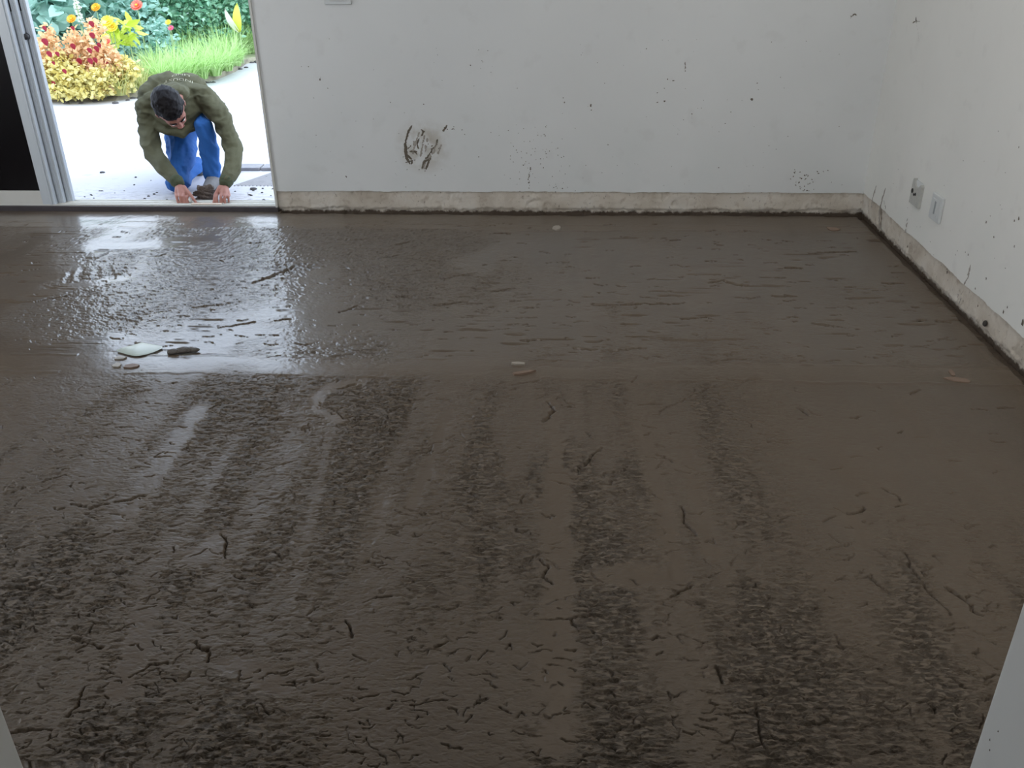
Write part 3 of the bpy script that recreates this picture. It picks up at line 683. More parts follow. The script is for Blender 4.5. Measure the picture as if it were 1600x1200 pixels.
# face details
for sgn in (-1, 1):
    union('eye', [he(sgn * .030, .093, -.006, (.011, .008, .006))], .002, mat('eye_white', (.7, .68, .65), .3), man, 1)
    union('eyebrow', chain([hp(sgn * .014, .105, .012), hp(sgn * .032, .101, .017), hp(sgn * .048, .088, .012)], [.004, .0045, .003]), .002, M_hair, man, 1)
union('lips', chain([hp(-.020, .098, -.070), hp(0, .103, -.071), hp(.020, .098, -.070)], [.003, .005, .003]), .002, mat('lips', (.42, .14, .12), .5), man, 1)
def curls(co_, no_):
    P = co_; return (.010 * (fbm(P[:, 0] * 75 + P[:, 1] * 20, P[:, 2] * 75 - P[:, 1] * 40, 301, 3) - .45)).astype(np.float32)
union('hair', [he(0, -.020, .036, (.090, .108, .092)), he(0, -.055, -.005, (.080, .066, .075)), he(0, .045, .055, (.066, .052, .050)), he(.062, -.01, .0, (.028, .040, .045)), he(-.062, -.01, .0, (.028, .040, .045))], .0032, M_hair, man, 2, curls)
# clothes
def folds_arm(co_, no_):
    P = co_
    a = fbm(P[:, 0] * 6 + P[:, 2] * 10, P[:, 1] * 7 - P[:, 2] * 15 + P[:, 0] * 6, 311, 3)
    rg = 1 - np.abs(2 * a - 1); b = fbm(P[:, 0] * 20, P[:, 2] * 24 + P[:, 1] * 12, 321, 3)
    return (.028 * (rg - .80) + .006 * (b - .5)).astype(np.float32)
shirt = [(tuple(c_), r_, None) for c_, r_ in TOR[:2]]
shirt += jchain(armR) + jchain(armL)
shirt += chain([J(armR[0]), at(262, 158, 5.66), at(292, 155, 5.66), J(armL[0])], [.076, .105, .108, .080])
shirt += [(tuple(at(237, 150, 5.70)), .085, None), (tuple(at(296, 142, 5.77)), (.125, .12, .11), None), (tuple(at(252, 144, 5.77)), (.115, .12, .11), None)]
shirt += chain([at(277, 152, 5.50), at(277, 156, 5.62)], [.078, .11])
shirt += chain([at(276, 160, 5.80), (PX, 5.95, .46)], [.16, .145])
shirt += chain([at(240, 192, 5.56), at(262, 208, 5.50), at(285, 209, 5.50), at(300, 200, 5.54)], [.026, .026, .026, .03])
so = union('long_sleeved_top', shirt, .0065, M_shirt, man, 4, folds_arm)
M_cuff = mat('olive_cuff', (.068, .078, .045), .85, .2)
for A, B in ((armR[-1], (279, 286.5, 5.205, .034)), (armL[-1], (352.6, 286, 5.205, .036))):
    union('cuff', chain([J(A), J(B)], [A[3] + .004, B[3] + .002]), .004, M_cuff, man, 2)
# sewn patch on the sleeve, pale collar edge
def folds_leg(co_, no_):
    P = co_
    a = fbm(P[:, 0] * 13 + P[:, 2] * 5, P[:, 2] * 4 + P[:, 1] * 3, 331, 3); rg = 1 - np.abs(2 * a - 1)
    b = fbm(P[:, 0] * 26 - P[:, 2] * 14, P[:, 1] * 8, 341, 2)
    return (.046 * (rg - .82) + .006 * (b - .5)).astype(np.float32)
tr = jchain(legL) + jchain(legR) + [(tuple(TOR[2][0]), tuple(q * 1.03 for q in TOR[2][1]), None)]
tr += chain([TOR[2][0] + np.array([-.04, -.05, 0]), J(legR[0])], [.12, .105]) + chain([TOR[2][0] + np.array([.06, -.05, 0]), J(legL[0])], [.12, .10])
tr += chain([knee + np.array([.01, .03, 0]), (ank * .85 + knee * .15)], [.062, .052])
union('trousers', tr, .0065, M_jean, man, 4, folds_leg)
for nm, a_, t_ in (('shoe', ankL, toeL), ('shoe', ank, toeR)):
    d_ = (t_ - a_); heel = a_ - d_ * .25
    sh = chain([(heel[0], heel[1], .045), (a_[0], a_[1], .058), (t_[0], t_[1], .036)], [.038, .046, .033]) if nm else None
    o = union('shoe', sh, .005, M_shoe, man, 3)
    o2 = union('sole', [((q[0][0], q[0][1], .011), (q[1] * 1.08, q[1] * 1.08, .012), None) for q in sh], .004, M_sole, None, 2)
    adopt(o2, man); 
    o2.location = (0, 0, 0)
# faded arched print across the back, laid on the cloth
def print_on(o_src, text, px0, px1, pyc, arch, size, Mx):
    dg = bpy.context.evaluated_depsgraph_get(); me = o_src.data
    V = [tuple(Vector(v.co) + Vector(man.location)) for v in me.vertices]; bv = BVHTree.FromPolygons(V, [tuple(p.vertices) for p in me.polygons])
    cu = bpy.data.curves.new('t', 'FONT'); cu.body = text; cu.size = 1; cu.resolution_u = 2
    ob = bpy.data.objects.new('t', cu); C.objects.link(ob); dg = bpy.context.evaluated_depsgraph_get()
    tm = bpy.data.meshes.new_from_object(ob.evaluated_get(dg)); bpy.data.objects.remove(ob)
    bm = bmesh.new(); bm.from_mesh(tm); bmesh.ops.subdivide_edges(bm, edges=[e for e in bm.edges if e.calc_length() > .25], cuts=1)
    bmesh.ops.triangulate(bm, faces=bm.faces)
    w = max(v.co.x for v in bm.verts)
    for v in bm.verts:      # lettering stands upside down for somebody facing the bent back
        t = 1 - v.co.x / w; px = px0 + (px1 - px0) * t; py = pyc + arch * (2 * t - 1) ** 2 + v.co.y * size
        d = Vector(ray(px, py)).normalized(); hit, n, i, _ = bv.ray_cast(Vector((0, 0, H)), d)
        v.co = (hit + n * .0025) if hit else Vector(at(px, py, 5.7))
    o = bmobj('back_print', bm, Mx); adopt(o, man)
M_print = mat('faded_print', (.42, .40, .30), .9, .1)
print_on(so, 'INDUST', 256, 302, 122.5, 5, 5.2, M_print)
print_on(so, 'LIND', 268, 297, 115.5, 3, 3.6, M_print)

# things on the sill beside the hands
def crumple(name, c, rx, ry, rz, M, seed, label, cat, n=24, amp=.45):
    bm = bmesh.new(); bmesh.ops.create_icosphere(bm, subdivisions=4, radius=1)
    for v in bm.verts:
        p = v.co.normalized(); f = fbm(np.array([p.x * 2.4 + 9]), np.array([p.z * 7 + p.y * 3 + 4]), seed, 3)[0]
        v.co = Vector((p.x * rx, p.y * ry, p.z * rz)) * (1 + amp * 2 * (f - .5)); v.co.z = max(v.co.z, -rz * .8)
    bmesh.ops.translate(bm, verts=bm.verts, vec=(0, 0, rz * .8))
    o = bmobj(name, bm, M, None, True); o.location = c; tag(o, label, cat); return o
q = at(321, 308, 5.24)
crumple('crumpled_rag', (q[0], 5.24, .0), .062, .050, .052, mat('brown_rag', (.13, .10, .085), .9, bump=(120, .8), var=.5, vscale=70), 401, 'crumpled brown striped rag on the ground between the person\'s hands', 'rag', amp=.6)
q = at(297, 316, 5.10)
o = crumple('white_scrap', (q[0], 5.10, .034), .011, .010, .013, mat('white_scrap', (.8, .8, .78), .6), 402, 'small white scrap on the sill under the right hand', 'scrap', amp=.2)
q0 = at(300, 320, 5.055); q1 = at(347, 321, 5.055)
o = boxobj('wooden_lath', (q0[0], q1[0], 5.040, 5.062, .0345, .041), mat('pale_wood', (.62, .50, .40), .6, var=.2, vscale=40), bev=.001); tag(o, 'thin pale wooden lath lying on the door sill between the hands', 'lath')

# ------------------------------------------------------------------ OUTSIDE
M_pave = mat('outdoor_screed', (.74, .72, .76), .7, .3); g = G(M_pave)
c = g.ramp(g.noise(1.3, 5), (.3, (.50, .485, .515)), (.7, (.60, .585, .61)))
c = g.mix(g.math('MULTIPLY', g.ramp(g.noise(9, 7, rough=.65), (.60, 0.), (.70, 1.)), .35), c, (.26, .23, .23))
sp = g.t.nodes.new('ShaderNodeSeparateXYZ'); g.link(g.tc.outputs['Object'], sp.inputs[0])
nr = g.ramp(g.math('SUBTRACT', sp.outputs['Y'], 5.0), (.05, 1.), (.65, 0.))
c = g.mix(g.math('MULTIPLY', nr, g.ramp(g.noise(14, 8, g.scale((1, 2.2, 1)), .7), (.50, 0.), (.60, 1.))), c, (.24, .22, .225))
g.link(c, g.p.inputs['Base Color']); g.link(g.bump(g.noise(25, 6), .3, .01), g.p.inputs['Normal'])
struct(boxobj('ground_paving', (-16, 8, 5.15, 18, -.2, 0), M_pave))
# raised edge of older paving, with comb-trowelled bedding before it
e0 = fl(372, 266); e1 = fl(440, 268)
bm = bmesh.new(); xx = e0[0] - .02
for i in range(5):
    box(bm, xx + i * .185, xx + i * .185 + .175, e0[1] - .02, e0[1] + .10, 0, .022, .004)
o = bmobj('paving_kerb', bm, mat('kerb_grey', (.28, .27, .275), .8, bump=(40, .5), var=.25, vscale=20)); struct(o)
bm = bmesh.new(); 
a0 = fl(366, 300)[0]
for i in range(26):
    y0 = e0[1] - .05; x1 = a0 + i * .024
    w = .006
    vs = [bm.verts.new(p) for p in ((x1 - .05, y0 - .36, 0), (x1 - .05 + w, y0 - .36, .007), (x1 - .05 + 2 * w, y0 - .36, 0), (x1 + .11, y0, 0), (x1 + .11 + w, y0, .007), (x1 + .11 + 2 * w, y0, 0))]
    bm.faces.new((vs[0], vs[1], vs[4], vs[3])); bm.faces.new((vs[1], vs[2], vs[5], vs[4])); bm.faces.new((vs[0], vs[2], vs[1])); bm.faces.new((vs[3], vs[4], vs[5]))
tag(bmobj('combed_mortar', bm, mat('combed_mortar', (.32, .31, .315), .8, var=.2)), 'ridged grey bedding mortar combed onto the ground beside the doorway', 'mortar', kind='stuff')
# mortar crumbs on the ground and sill
def clods(name, pts, M, label, cat, group=None):
    base = None; out = []
    for i, (px, py, sz) in enumerate(pts):
        q = fl(px, py)
        bm = bmesh.new(); bmesh.ops.create_icosphere(bm, subdivisions=2, radius=1); rs_ = np.random.RandomState(i * 7 + 3)
        fx, fy = rs_.uniform(.8, 1.5), rs_.uniform(.6, 1.)
        for v in bm.verts: v.co = Vector((v.co.x * fx, v.co.y * fy, max(v.co.z, -.4) * .55)) * sz * rs_.uniform(.75, 1.15)
        bmesh.ops.translate(bm, verts=bm.verts, vec=(0, 0, sz * .2))
        o = bmobj(name, bm, M, None, True); o.location = (q[0], q[1], 0); tag(o, label, cat, group); out.append(o)
    return out
M_clod = mat('mortar_clod', (.10, .092, .09), .9, .2, bump=(90, .6), var=.35, vscale=50)
rs = np.random.RandomState(44); pts = []
for i in range(58):
    px = rs.uniform(112, 430); py = 318 - abs(rs.normal(0, 16)); 
    if 255 < px < 360 and py < 309: continue
    if py < 262 or py > 316: continue
    pts.append((px, py, rs.uniform(.004, .010)))
clods('mortar_crumb', pts, M_clod, 'small grey mortar crumb on the pale ground just outside the door sill', 'crumb', 'mortar crumbs outside the door')
clods('mortar_clod', [(396, 296, .020)], M_clod, 'largest dark mortar clod outside, right of the hands near the jamb', 'clod')
clods('twig_clod', [(160, 270, .016)], M_clod, 'dark curved clod alone on the pale ground left of the person', 'clod')

# ---- planting
def fol(name, c0, c1, trans=.35, rough=.55):
    M = bpy.data.materials.new(name); M.use_nodes = True; n = M.node_tree; p = n.nodes['Principled BSDF']
    gm = n.nodes.new('ShaderNodeNewGeometry'); r = n.nodes.new('ShaderNodeValToRGB'); n.links.new(gm.outputs['Random Per Island'], r.inputs[0])
    e = r.color_ramp.elements; e[0].color = (*c0, 1); e[1].color = (*c1, 1)
    n.links.new(r.outputs[0], p.inputs['Base Color']); p.inputs['Roughness'].default_value = rough; p.inputs['Specular IOR Level'].default_value = .35
    tr_ = n.nodes.new('ShaderNodeBsdfTranslucent'); n.links.new(r.outputs[0], tr_.inputs['Color'])
    mx = n.nodes.new('ShaderNodeMixShader'); mx.inputs[0].default_value = trans
    n.links.new(p.outputs[0], mx.inputs[1]); n.links.new(tr_.outputs[0], mx.inputs[2]); n.links.new(mx.outputs[0], n.nodes['Material Output'].inputs['Surface'])
    return M
LV = np.array([[0, 0, 0], [-.30, .35, .07], [.30, .35, .07], [-.22, .72, .03], [.22, .72, .03], [0, 1, -.10], [0, .38, 0], [0, .74, -.02]])
LF = np.array([[0, 2, 6, 6], [0, 6, 1, 1], [1, 6, 7, 3], [6, 2, 4, 7], [3, 7, 5, 5], [7, 4, 5, 5]])
LFt = [(0, 2, 6), (0, 6, 1), (1, 6, 7), (1, 7, 3), (6, 2, 4), (6, 4, 7), (3, 7, 5), (7, 4, 5)]
HV = np.array([[0, 0, 0], [-.30, .05, .05], [.30, .05, .05], [-.45, .35, .08], [.45, .35, .08], [-.25, .75, .02], [.25, .75, .02], [0, 1.05, -.1], [0, .15, 0], [0, .6, 0]])
def frames(n, rs_, up=.5):
    """random leaf frames; 'up' pulls the leaf normal upward"""
    d = rs_.normal(size=(n, 3)); d[:, 2] = d[:, 2] * .6 ; d /= np.linalg.norm(d, axis=1)[:, None]
    nn = rs_.normal(size=(n, 3)) * (1 - up) + np.array([0, -.15, 1]) * up; x = np.cross(d, nn); x /= np.linalg.norm(x, axis=1)[:, None]; z = np.cross(x, d)
    return np.stack([x, d, z], -1)
def leaves(pos, Fm, sc, T=LV, tf=LFt, widen=1.0):
    T = T * np.array([widen, 1, 1]); n = len(pos)
    V = np.einsum('nij,kj->nki', Fm, T) * sc[:, None, None] + pos[:, None, :]
    Fc = np.array(tf)[None] + (np.arange(n) * len(T))[:, None, None]
    return V.reshape(-1, 3), Fc.reshape(-1, 3)
def bush(name, base, blobs, n, size, M, seed, label, cat, group=None, widen=1.0, up=.5, stem=True, shell=.6):
    """crown made of real leaves inside a set of ellipsoid lobes (x,y,z,rx,ry,rz) relative to the base"""
    rs_ = np.random.RandomState(seed); r = empty(name, tuple(base)); tag(r, label, cat, group)
    P = []; vol = np.array([b[3] * b[4] * b[5] for b in blobs]) ** .67; vol /= vol.sum()
    for b, v in zip(blobs, vol):
        m_ = int(n * v); d = rs_.normal(size=(m_, 3)); d /= np.linalg.norm(d, axis=1)[:, None]
        rr = (shell + (1 - shell) * rs_.rand(m_)) ** .8
        P.append(np.array(b[:3]) + d * rr[:, None] * np.array(b[3:]))
    P = np.concatenate(P); P = P[P[:, 2] > .01]
    V, Fc = leaves(P, frames(len(P), rs_, up), size * rs_.uniform(.6, 1.25, len(P)), widen=widen)
    fastmesh('foliage', V, Fc, M, r)
    if stem:
        bm = bmesh.new()
        for b in blobs:
            a0 = Vector((b[0] * .2, b[1] * .2, 0)); a1 = Vector(b[:3]); d = a1 - a0
            mt = Matrix.Translation((a0 + a1) / 2) @ d.to_track_quat('Z', 'Y').to_matrix().to_4x4()
            bmesh.ops.create_cone(bm, segments=6, radius1=.008, radius2=.004, depth=d.length, matrix=mt)
        bmobj('stem', bm, M_stem, r, True)
    return r
M_stem = mat('plant_stem', (.34, .45, .22), .6, var=.2)
def clump(name, base, nb, L, spread, M, seed, label, cat, group, w=.011):
    rs_ = np.random.RandomState(seed); V = []; Fc = []; S = 6
    for i in range(nb):
        a = rs_.uniform(0, 2 * math.pi); lean = abs(rs_.normal(.55, .3)) * spread; l = L * rs_.uniform(.55, 1.15)
        d = np.array([math.cos(a), math.sin(a)]); r0 = rs_.uniform(0, .06); s_ = np.array([-d[1], d[0]]); b = len(V); ww = w * rs_.uniform(.7, 1.2)
        for k in range(S + 1):
            t = k / S; rad = r0 + l * lean * t * t * .9 + l * .15 * t; z = l * (t - .55 * lean * t * t); c_ = d * rad; wd = ww * (1 - t ** 2.2) * .5
            V.append((c_[0] + s_[0] * wd, c_[1] + s_[1] * wd, max(z, .004))); V.append((c_[0] - s_[0] * wd, c_[1] - s_[1] * wd, max(z, .004)))
        for k in range(S): Fc.append((b + 2 * k, b + 2 * k + 1, b + 2 * k + 3, b + 2 * k + 2))
    o = fastmesh(name, V, Fc, M); o.location = tuple(base); tag(o, label, cat, group); return o
def ribbon_len(): return 0
# soil
edge = [(20, 163), (80, 160), (180, 158), (250, 146), (300, 134), (340, 124), (368, 112), (384, 100), (398, 97), (440, 95)]
E_ = [fl(*p) for p in edge]; nE = len(E_)
V = [tuple(p + np.array([0, 0, .0])) for p in E_] + [tuple(p + np.array([0, .12, .05])) for p in E_] + [(p[0] * 1.6 - (i == 0) * 3, 16.5, .06) for i, p in enumerate(E_)]
Fq = []
for i in range(nE - 1): Fq += [(i, i + 1, nE + i + 1, nE + i), (nE + i, nE + i + 1, 2 * nE + i + 1, 2 * nE + i)]
struct(npmesh('ground_flower_bed', V, Fq, mat('bed_soil', (.30, .27, .20), .9, bump=(20, 1), var=.4, vscale=12)))
M_gr = fol('grass_green', (.42, .64, .22), (.62, .80, .38)); M_gy = fol('grass_yellow', (.56, .60, .22), (.74, .72, .36))
M_or = fol('coleus_peach', (.80, .50, .28), (.90, .70, .40), .3); M_ye = fol('coleus_yellow', (.72, .60, .18), (.82, .76, .36), .3)
M_rd = fol('coleus_red', (.20, .006, .02), (.34, .02, .04), .15)
M_tl = fol('big_leaf_teal', (.20, .40, .32), (.48, .70, .60), .3); M_mg = fol('leaf_mid_green', (.14, .34, .21), (.40, .64, .44), .3)
M_dk = fol('leaf_deep_green', (.06, .20, .14), (.26, .46, .34), .25); M_lm = fol('leaf_lime', (.55, .70, .06), (.74, .80, .20), .35)
ORD = ['first', 'second', 'third', 'fourth', 'fifth', 'sixth', 'seventh', 'eighth', 'ninth', 'tenth', 'eleventh', 'twelfth']
G1 = 'strap-leaved grass clumps along the flower bed'
n_ = 0
def place(px, py, dz=.04): q = fl(px, py); q[2] = dz; return q
LG = 'bright green strap-leaved grass clump on the right of the flower bed'
for (px, py) in [(255, 140), (275, 136), (297, 130), (318, 126), (338, 121), (356, 113), (371, 105), (245, 124), (265, 121), (288, 117), (310, 112), (330, 107), (350, 99), (368, 92), (385, 88), (398, 86), (278, 102), (300, 98), (322, 94), (345, 88), (365, 80), (392, 76)]:
    rw, k_ = (0, n_) if n_ < 7 else ((1, n_ - 7) if n_ < 16 else (2, n_ - 16))
    LG = 'green grass clump, %s from left in %s row of the bed\'s right side' % (ORD[k_], ('front', 'middle', 'rear')[rw])
    clump('grass_clump', place(px, py + 4), 170, .42 if py > 100 else .50, 1.0, M_gr, 500 + n_, LG, 'ornamental grass', G1); n_ += 1
for iy, (px, py) in enumerate([(205, 152), (225, 148), (190, 156), (168, 157), (215, 135), (237, 130), (195, 142)]):
    clump('grass_clump', place(px, py), 120, .30, 1.0, M_gy, 500 + n_, 'yellowish grass clump beside the orange foliage, ' + ['third from the left in the front row', 'rightmost of the front row', 'second from the left in the front row', 'leftmost of the front row', 'middle one of the rear row', 'rightmost of the rear row', 'leftmost of the rear row'][iy], 'ornamental grass', 'yellowish grass clumps in the flower bed'); n_ += 1
for i, (px, py) in enumerate([(310, 96), (335, 92), (385, 80)]):
    clump('grass_clump', place(px, py), 22, .72, 1.25, M_gr, 620 + i, 'long arching grass blades above the green clumps, ' + ['left one of three', 'middle one of three', 'right one of three'][i], 'ornamental grass', 'tall arching grass', .014)
for i, (px, py) in enumerate([(88, 160), (108, 159), (128, 159), (150, 158)]):
    clump('grass_clump', place(px, py), 70, .16, 1.1, M_gy, 640 + i, 'short yellow grass tuft under the orange foliage, %s from the left at the paving edge' % ORD[i], 'ornamental grass', 'short tufts at the bed edge', .008)
# orange-yellow coleus with dark red hearts
hearts = [(70, 65, 1.2), (70, 46, .8), (77, 85, 1), (90, 86, .8), (114, 73, 1), (143, 38, 1), (144, 56, 1), (140, 80, .9), (151, 77, 1), (155, 72, .8), (124, 96, 1), (141, 96, 1), (149, 95, .9), (166, 101, 1), (84, 101, .6), (101, 113, .8), (84, 132, .7), (84, 141, .8), (164, 128, .4), (114, 46, .7)]
def heart_at(px, py, Y, s_, root, rs_):
    c_ = at(px, py, Y); V, Fc = leaves(np.array([[0, 0, 0]]), np.array([[[1, 0, 0], [0, .25, -.97], [0, -.97, -.25]]]).transpose(0, 2, 1), np.array([.062 * s_]), HV,
        [(0, 1, 8), (0, 8, 2), (1, 3, 8), (8, 4, 2), (3, 9, 8), (8, 9, 4), (3, 5, 9), (9, 6, 4), (5, 7, 9), (9, 7, 6)])
    V = V + c_ + np.array([0, 0, .03]); o = fastmesh('red_leaf', V, Fc, M_rd); adopt(o, root)
def dome(px_top, py_top, px_b, py_b, w, mt, seed, label, n, group):
    b = place(px_b, py_b); t = at(px_top, py_top, b[1]); h_ = t[2] - b[2]; dx = t[0] - b[0]
    bl = [(dx, 0, h_ - w * .75, w * .62, w * .62, w * .75), (dx * .7 + w * .3, -.02, h_ * .60, w, w * .9, h_ * .30), (dx * .4 - w * .35, 0, h_ * .45, w, w, h_ * .32), (.0, -.06, h_ * .22, w * 1.25, w, h_ * .24)]
    return bush('coleus', b, bl, n, .050, mt, seed, label, 'coleus', group, 1.1, .35, shell=.45)
R1 = np.random.RandomState(9)
GP = 'orange and yellow coleus bushes'
spec = [(71, 38, 74, 157, .13, M_or, 'peach-leaved coleus with one tall pink-topped dome beside the white door frame'),
        (88, 76, 92, 158, .15, M_ye, 'low yellow coleus between two taller peach domes'),
        (113, 42, 116, 154, .14, M_or, 'peach-leaved coleus with a rounded dome left of the tallest one'),
        (144, 26, 142, 154, .13, M_or, 'tallest peach-leaved coleus, with two red hearts on its dome'),
        (163, 66, 165, 155, .15, M_or, 'peach-leaved coleus at the right end of the orange group'),
        (110, 96, 110, 160, .16, M_ye, 'yellow coleus in front of the peach domes near the paving'),
        (150, 100, 150, 159, .17, M_ye, 'yellow coleus in front, beside the yellow grass'),
        (190, 84, 188, 153, .15, M_ye, 'loose yellow coleus behind the person\'s back on the left')]
roots = []
for i, (a, b_, c_, d_, w, mt, lb) in enumerate(spec): roots.append(dome(a, b_, c_, d_, w, mt, 700 + i, lb, 900, GP))
for px, py, s_ in hearts:
    r_ = min(roots, key=lambda r: abs((r.location.x) - at(px, py, r.location.y)[0])); heart_at(px, py, r_.location.y - .17, s_, r_, R1)
# large-leaved shrubs
def shrub(px, py_base, Y, w, h_, n, size, mt, seed, label, group, widen=1.0, name='shrub'):
    b = np.array([at(px, 50, Y)[0], Y, .05])
    bl = [(0, 0, h_ * .5, w, w * .8, h_ * .52), (-w * .5, -.1, h_ * .3, w * .7, w * .6, h_ * .3), (w * .5, -.1, h_ * .35, w * .7, w * .6, h_ * .33)]
    return bush(name, b, bl, n, size, mt, seed, label, 'shrub', group, widen, .4, shell=.5)
GS = 'shrubs behind the flower bed'
shrub(72, 0, 10.0, .40, 1.35, 420, .19, M_tl, 801, 'large-leaved blue-green shrub nearest the white door frame', GS, 1.25)
shrub(102, 0, 10.3, .40, 1.45, 420, .20, M_tl, 802, 'large-leaved blue-green shrub behind the orange flower bud', GS, 1.3)
shrub(135, 0, 10.6, .38, 1.3, 700, .11, M_mg, 803, 'mid green shrub behind the tallest coleus', GS)
shrub(170, 0, 10.5, .40, 1.2, 900, .09, M_tl, 804, 'pale blue-green shrub behind the yellow flowers', GS)
shrub(205, 0, 10.7, .42, 1.1, 1100, .08, M_tl, 805, 'pale leafy shrub under the red flower', GS)
shrub(235, 0, 11.0, .42, 1.2, 1300, .075, M_mg, 806, 'fine-leaved green shrub behind the yellow and pink flowers', GS)
shrub(232, 0, 10.2, .30, .55, 700, .07, M_tl, 812, 'low pale shrub just above the person\'s back', GS)
shrub(275, 0, 11.2, .50, 1.35, 1900, .07, M_mg, 807, 'dense fine-leaved shrub in the middle of the back row', GS)
shrub(315, 0, 11.4, .50, 1.35, 1900, .07, M_mg, 808, 'dense fine-leaved shrub left of the tall yellow leaf', GS)
shrub(355, 0, 11.75, .50, 1.4, 1900, .07, M_mg, 809, 'dense fine-leaved shrub behind the tall yellow leaf', GS)
shrub(398, 0, 11.8, .50, 1.4, 1700, .07, M_mg, 810, 'dense fine-leaved shrub beside the right door jamb', GS)
shrub(30, 0, 10.6, .50, 1.4, 800, .12, M_mg, 811, 'green shrub hidden partly behind the white door frame', GS)
for i in range(11):
    b = np.array([-12.5 + i * 1.35, 13.2 + .3 * (i % 2), 0]);
    bush('hedge_shrub', b, [(0, 0, .75, .75, .5, .85), (.3, -.1, .45, .6, .5, .5)], 1500, .12, M_dk, 830 + i, 'deep green hedge shrub at the back of the garden, %s from the left' % ORD[i], 'hedge', 'hedge at the back of the garden', shell=.4)
# flowers
def flower(px, py, Y, size, Mh, label, seed, petals=14, cat='flower', base_py=None):
    c_ = at(px, py, Y); r = empty('flower', (c_[0], c_[1], .04)); tag(r, label, cat); rs_ = np.random.RandomState(seed)
    bm = bmesh.new(); h_ = c_[2] - .04
    bmesh.ops.create_cone(bm, segments=6, radius1=.006, radius2=.004, depth=h_, matrix=Matrix.Translation((0, 0, h_ / 2))); bmobj('stem', bm, M_stem, r)
    P = []; Fr = []; sc = []
    for ring, (tilt, s_) in enumerate(((.1, 1), (.45, .85), (.9, .6))):
        for k in range(petals - ring * 3):
            a = 2 * math.pi * (k + .5 * ring) / (petals - ring * 3); d = np.array([math.cos(a) * math.cos(tilt), math.sin(a) * math.cos(tilt), math.sin(tilt)]); x = np.array([-math.sin(a), math.cos(a), 0]); z = np.cross(x, d)
            # lean the whole head towards the light and the door
            Rt = np.array(Matrix.Rotation(.8, 3, 'X')); P.append([0, 0, h_]); Fr.append(Rt @ np.stack([x, d, z], -1)); sc.append(size * s_)
    V, Fc = leaves(np.array(P), np.array(Fr), np.array(sc)); fastmesh('petals', V, Fc, Mh, r)
    bm = bmesh.new(); bmesh.ops.create_icosphere(bm, subdivisions=2, radius=size * .22, matrix=Matrix.Translation((0, -size * .15, h_ + size * .1))); bmobj('flower_centre', bm, M_fc, r, True)
    return r
M_fc = mat('flower_centre', (.75, .45, .05), .8)
fy = fol('petal_yellow', (.95, .80, .05), (1, .92, .25), .3); fo = fol('petal_orange', (.95, .45, .02), (1, .62, .10), .3); fr = fol('petal_red', (.85, .18, .14), (.95, .32, .22), .3); fp = fol('petal_pink', (.85, .16, .36), (.95, .35, .5), .3)
flower(150, 12, 9.9, .055, fo, 'orange-yellow flower highest on the left, above the tallest coleus', 1)
flower(112, 30, 9.6, .055, fo, 'deep orange flower beside the large blue-green leaves', 2)
flower(214, 9, 9.8, .070, fr, 'red flower at the top above the pale shrub', 3)
flower(263, 35, 9.9, .035, fy, 'small yellow flower just above the pink one', 4)
flower(267, 44, 9.9, .035, fp, 'small pink flower below the small yellow one', 5)
flower(168, 34, 9.5, .075, fy, 'large bright yellow flower right of the tallest coleus', 6)
flower(176, 43, 9.5, .065, fy, 'yellow flower below and right of the largest yellow one', 7)
flower(165, 59, 9.3, .050, fy, 'yellow flower low over the orange foliage', 8)
flower(167, 65, 9.2, .045, fr, 'soft red flower low over the orange foliage', 9)
# lime rosette
q = at(200, 52, 9.6); b = np.array([q[0], 9.6, .04]); bush('lime_leaf_plant', b, [(0, 0, q[2], .15, .1, .09), (-.1, 0, q[2] - .08, .1, .1, .08)], 60, .13, M_lm, 77, 'lime green long-leaved plant in the middle of the bed', 'plant', None, .7, .3)
# white spire
q = at(128, 46, 9.8); t = at(126, -20, 9.8); r = empty('white_spire_plant', (q[0], 9.8, .04)); tag(r, 'white flowering spire between the orange flowers', 'flower')
bm = bmesh.new(); bmesh.ops.create_cone(bm, segments=8, radius1=.012, radius2=.008, depth=t[2], matrix=Matrix.Translation((0, 0, t[2] / 2))); bmobj('stem', bm, M_stem, r)
rs_ = np.random.RandomState(5); n = 260; P = np.stack([rs_.normal(0, .012, n), rs_.normal(0, .012, n), rs_.uniform(q[2], t[2], n)], -1)
M_wh = fol('petal_white', (.85, .88, .80), (.95, .95, .88), .3)
V, Fc = leaves(P, frames(n, rs_, .3), np.full(n, .03)); fastmesh('petals', V, Fc, M_wh, r)
# canna with one yellow and one cream leaf
def bigleaf(r, base, tip, w, M, bend):
    base = np.array(base); tip = np.array(tip); N = 14; V = []; Fc = []; ax = (tip - base); s_ = np.cross(ax, [0, -1, 0]); s_ /= np.linalg.norm(s_)
    for k in range(N + 1):
        t = k / N; c_ = base + ax * t + np.array([0, -1, 0]) * bend * math.sin(t * math.pi); wd = w * (math.sin(math.pi * min(1, t * .97 + .03)) ** .7) * (1 - .25 * t)
        V += [tuple(c_ - s_ * wd + np.array([0, -.02, 0])), tuple(c_), tuple(c_ + s_ * wd + np.array([0, -.02, 0]))]
    for k in range(N):
        for j in (0, 1): Fc.append((3 * k + j, 3 * k + j + 1, 3 * k + j + 4, 3 * k + j + 3))
    o = fastmesh('leaf', V, Fc, M, None, True); so_ = o.modifiers.new('s', 'SOLIDIFY'); so_.thickness = .0015; adopt(o, r); return o
b = place(375, 92); Yc = 10.85; b = np.array([at(375, 60, Yc)[0], Yc, .04]); r = empty('canna_plant', (b[0], Yc, .04)); tag(r, 'canna with one tall yellow leaf and one cream leaf', 'plant')
bigleaf(r, at(375, 50, Yc), at(371, 5, Yc), .055, fol('leaf_yellow', (.86, .90, .12), (.9, .93, .2), .35), .05)
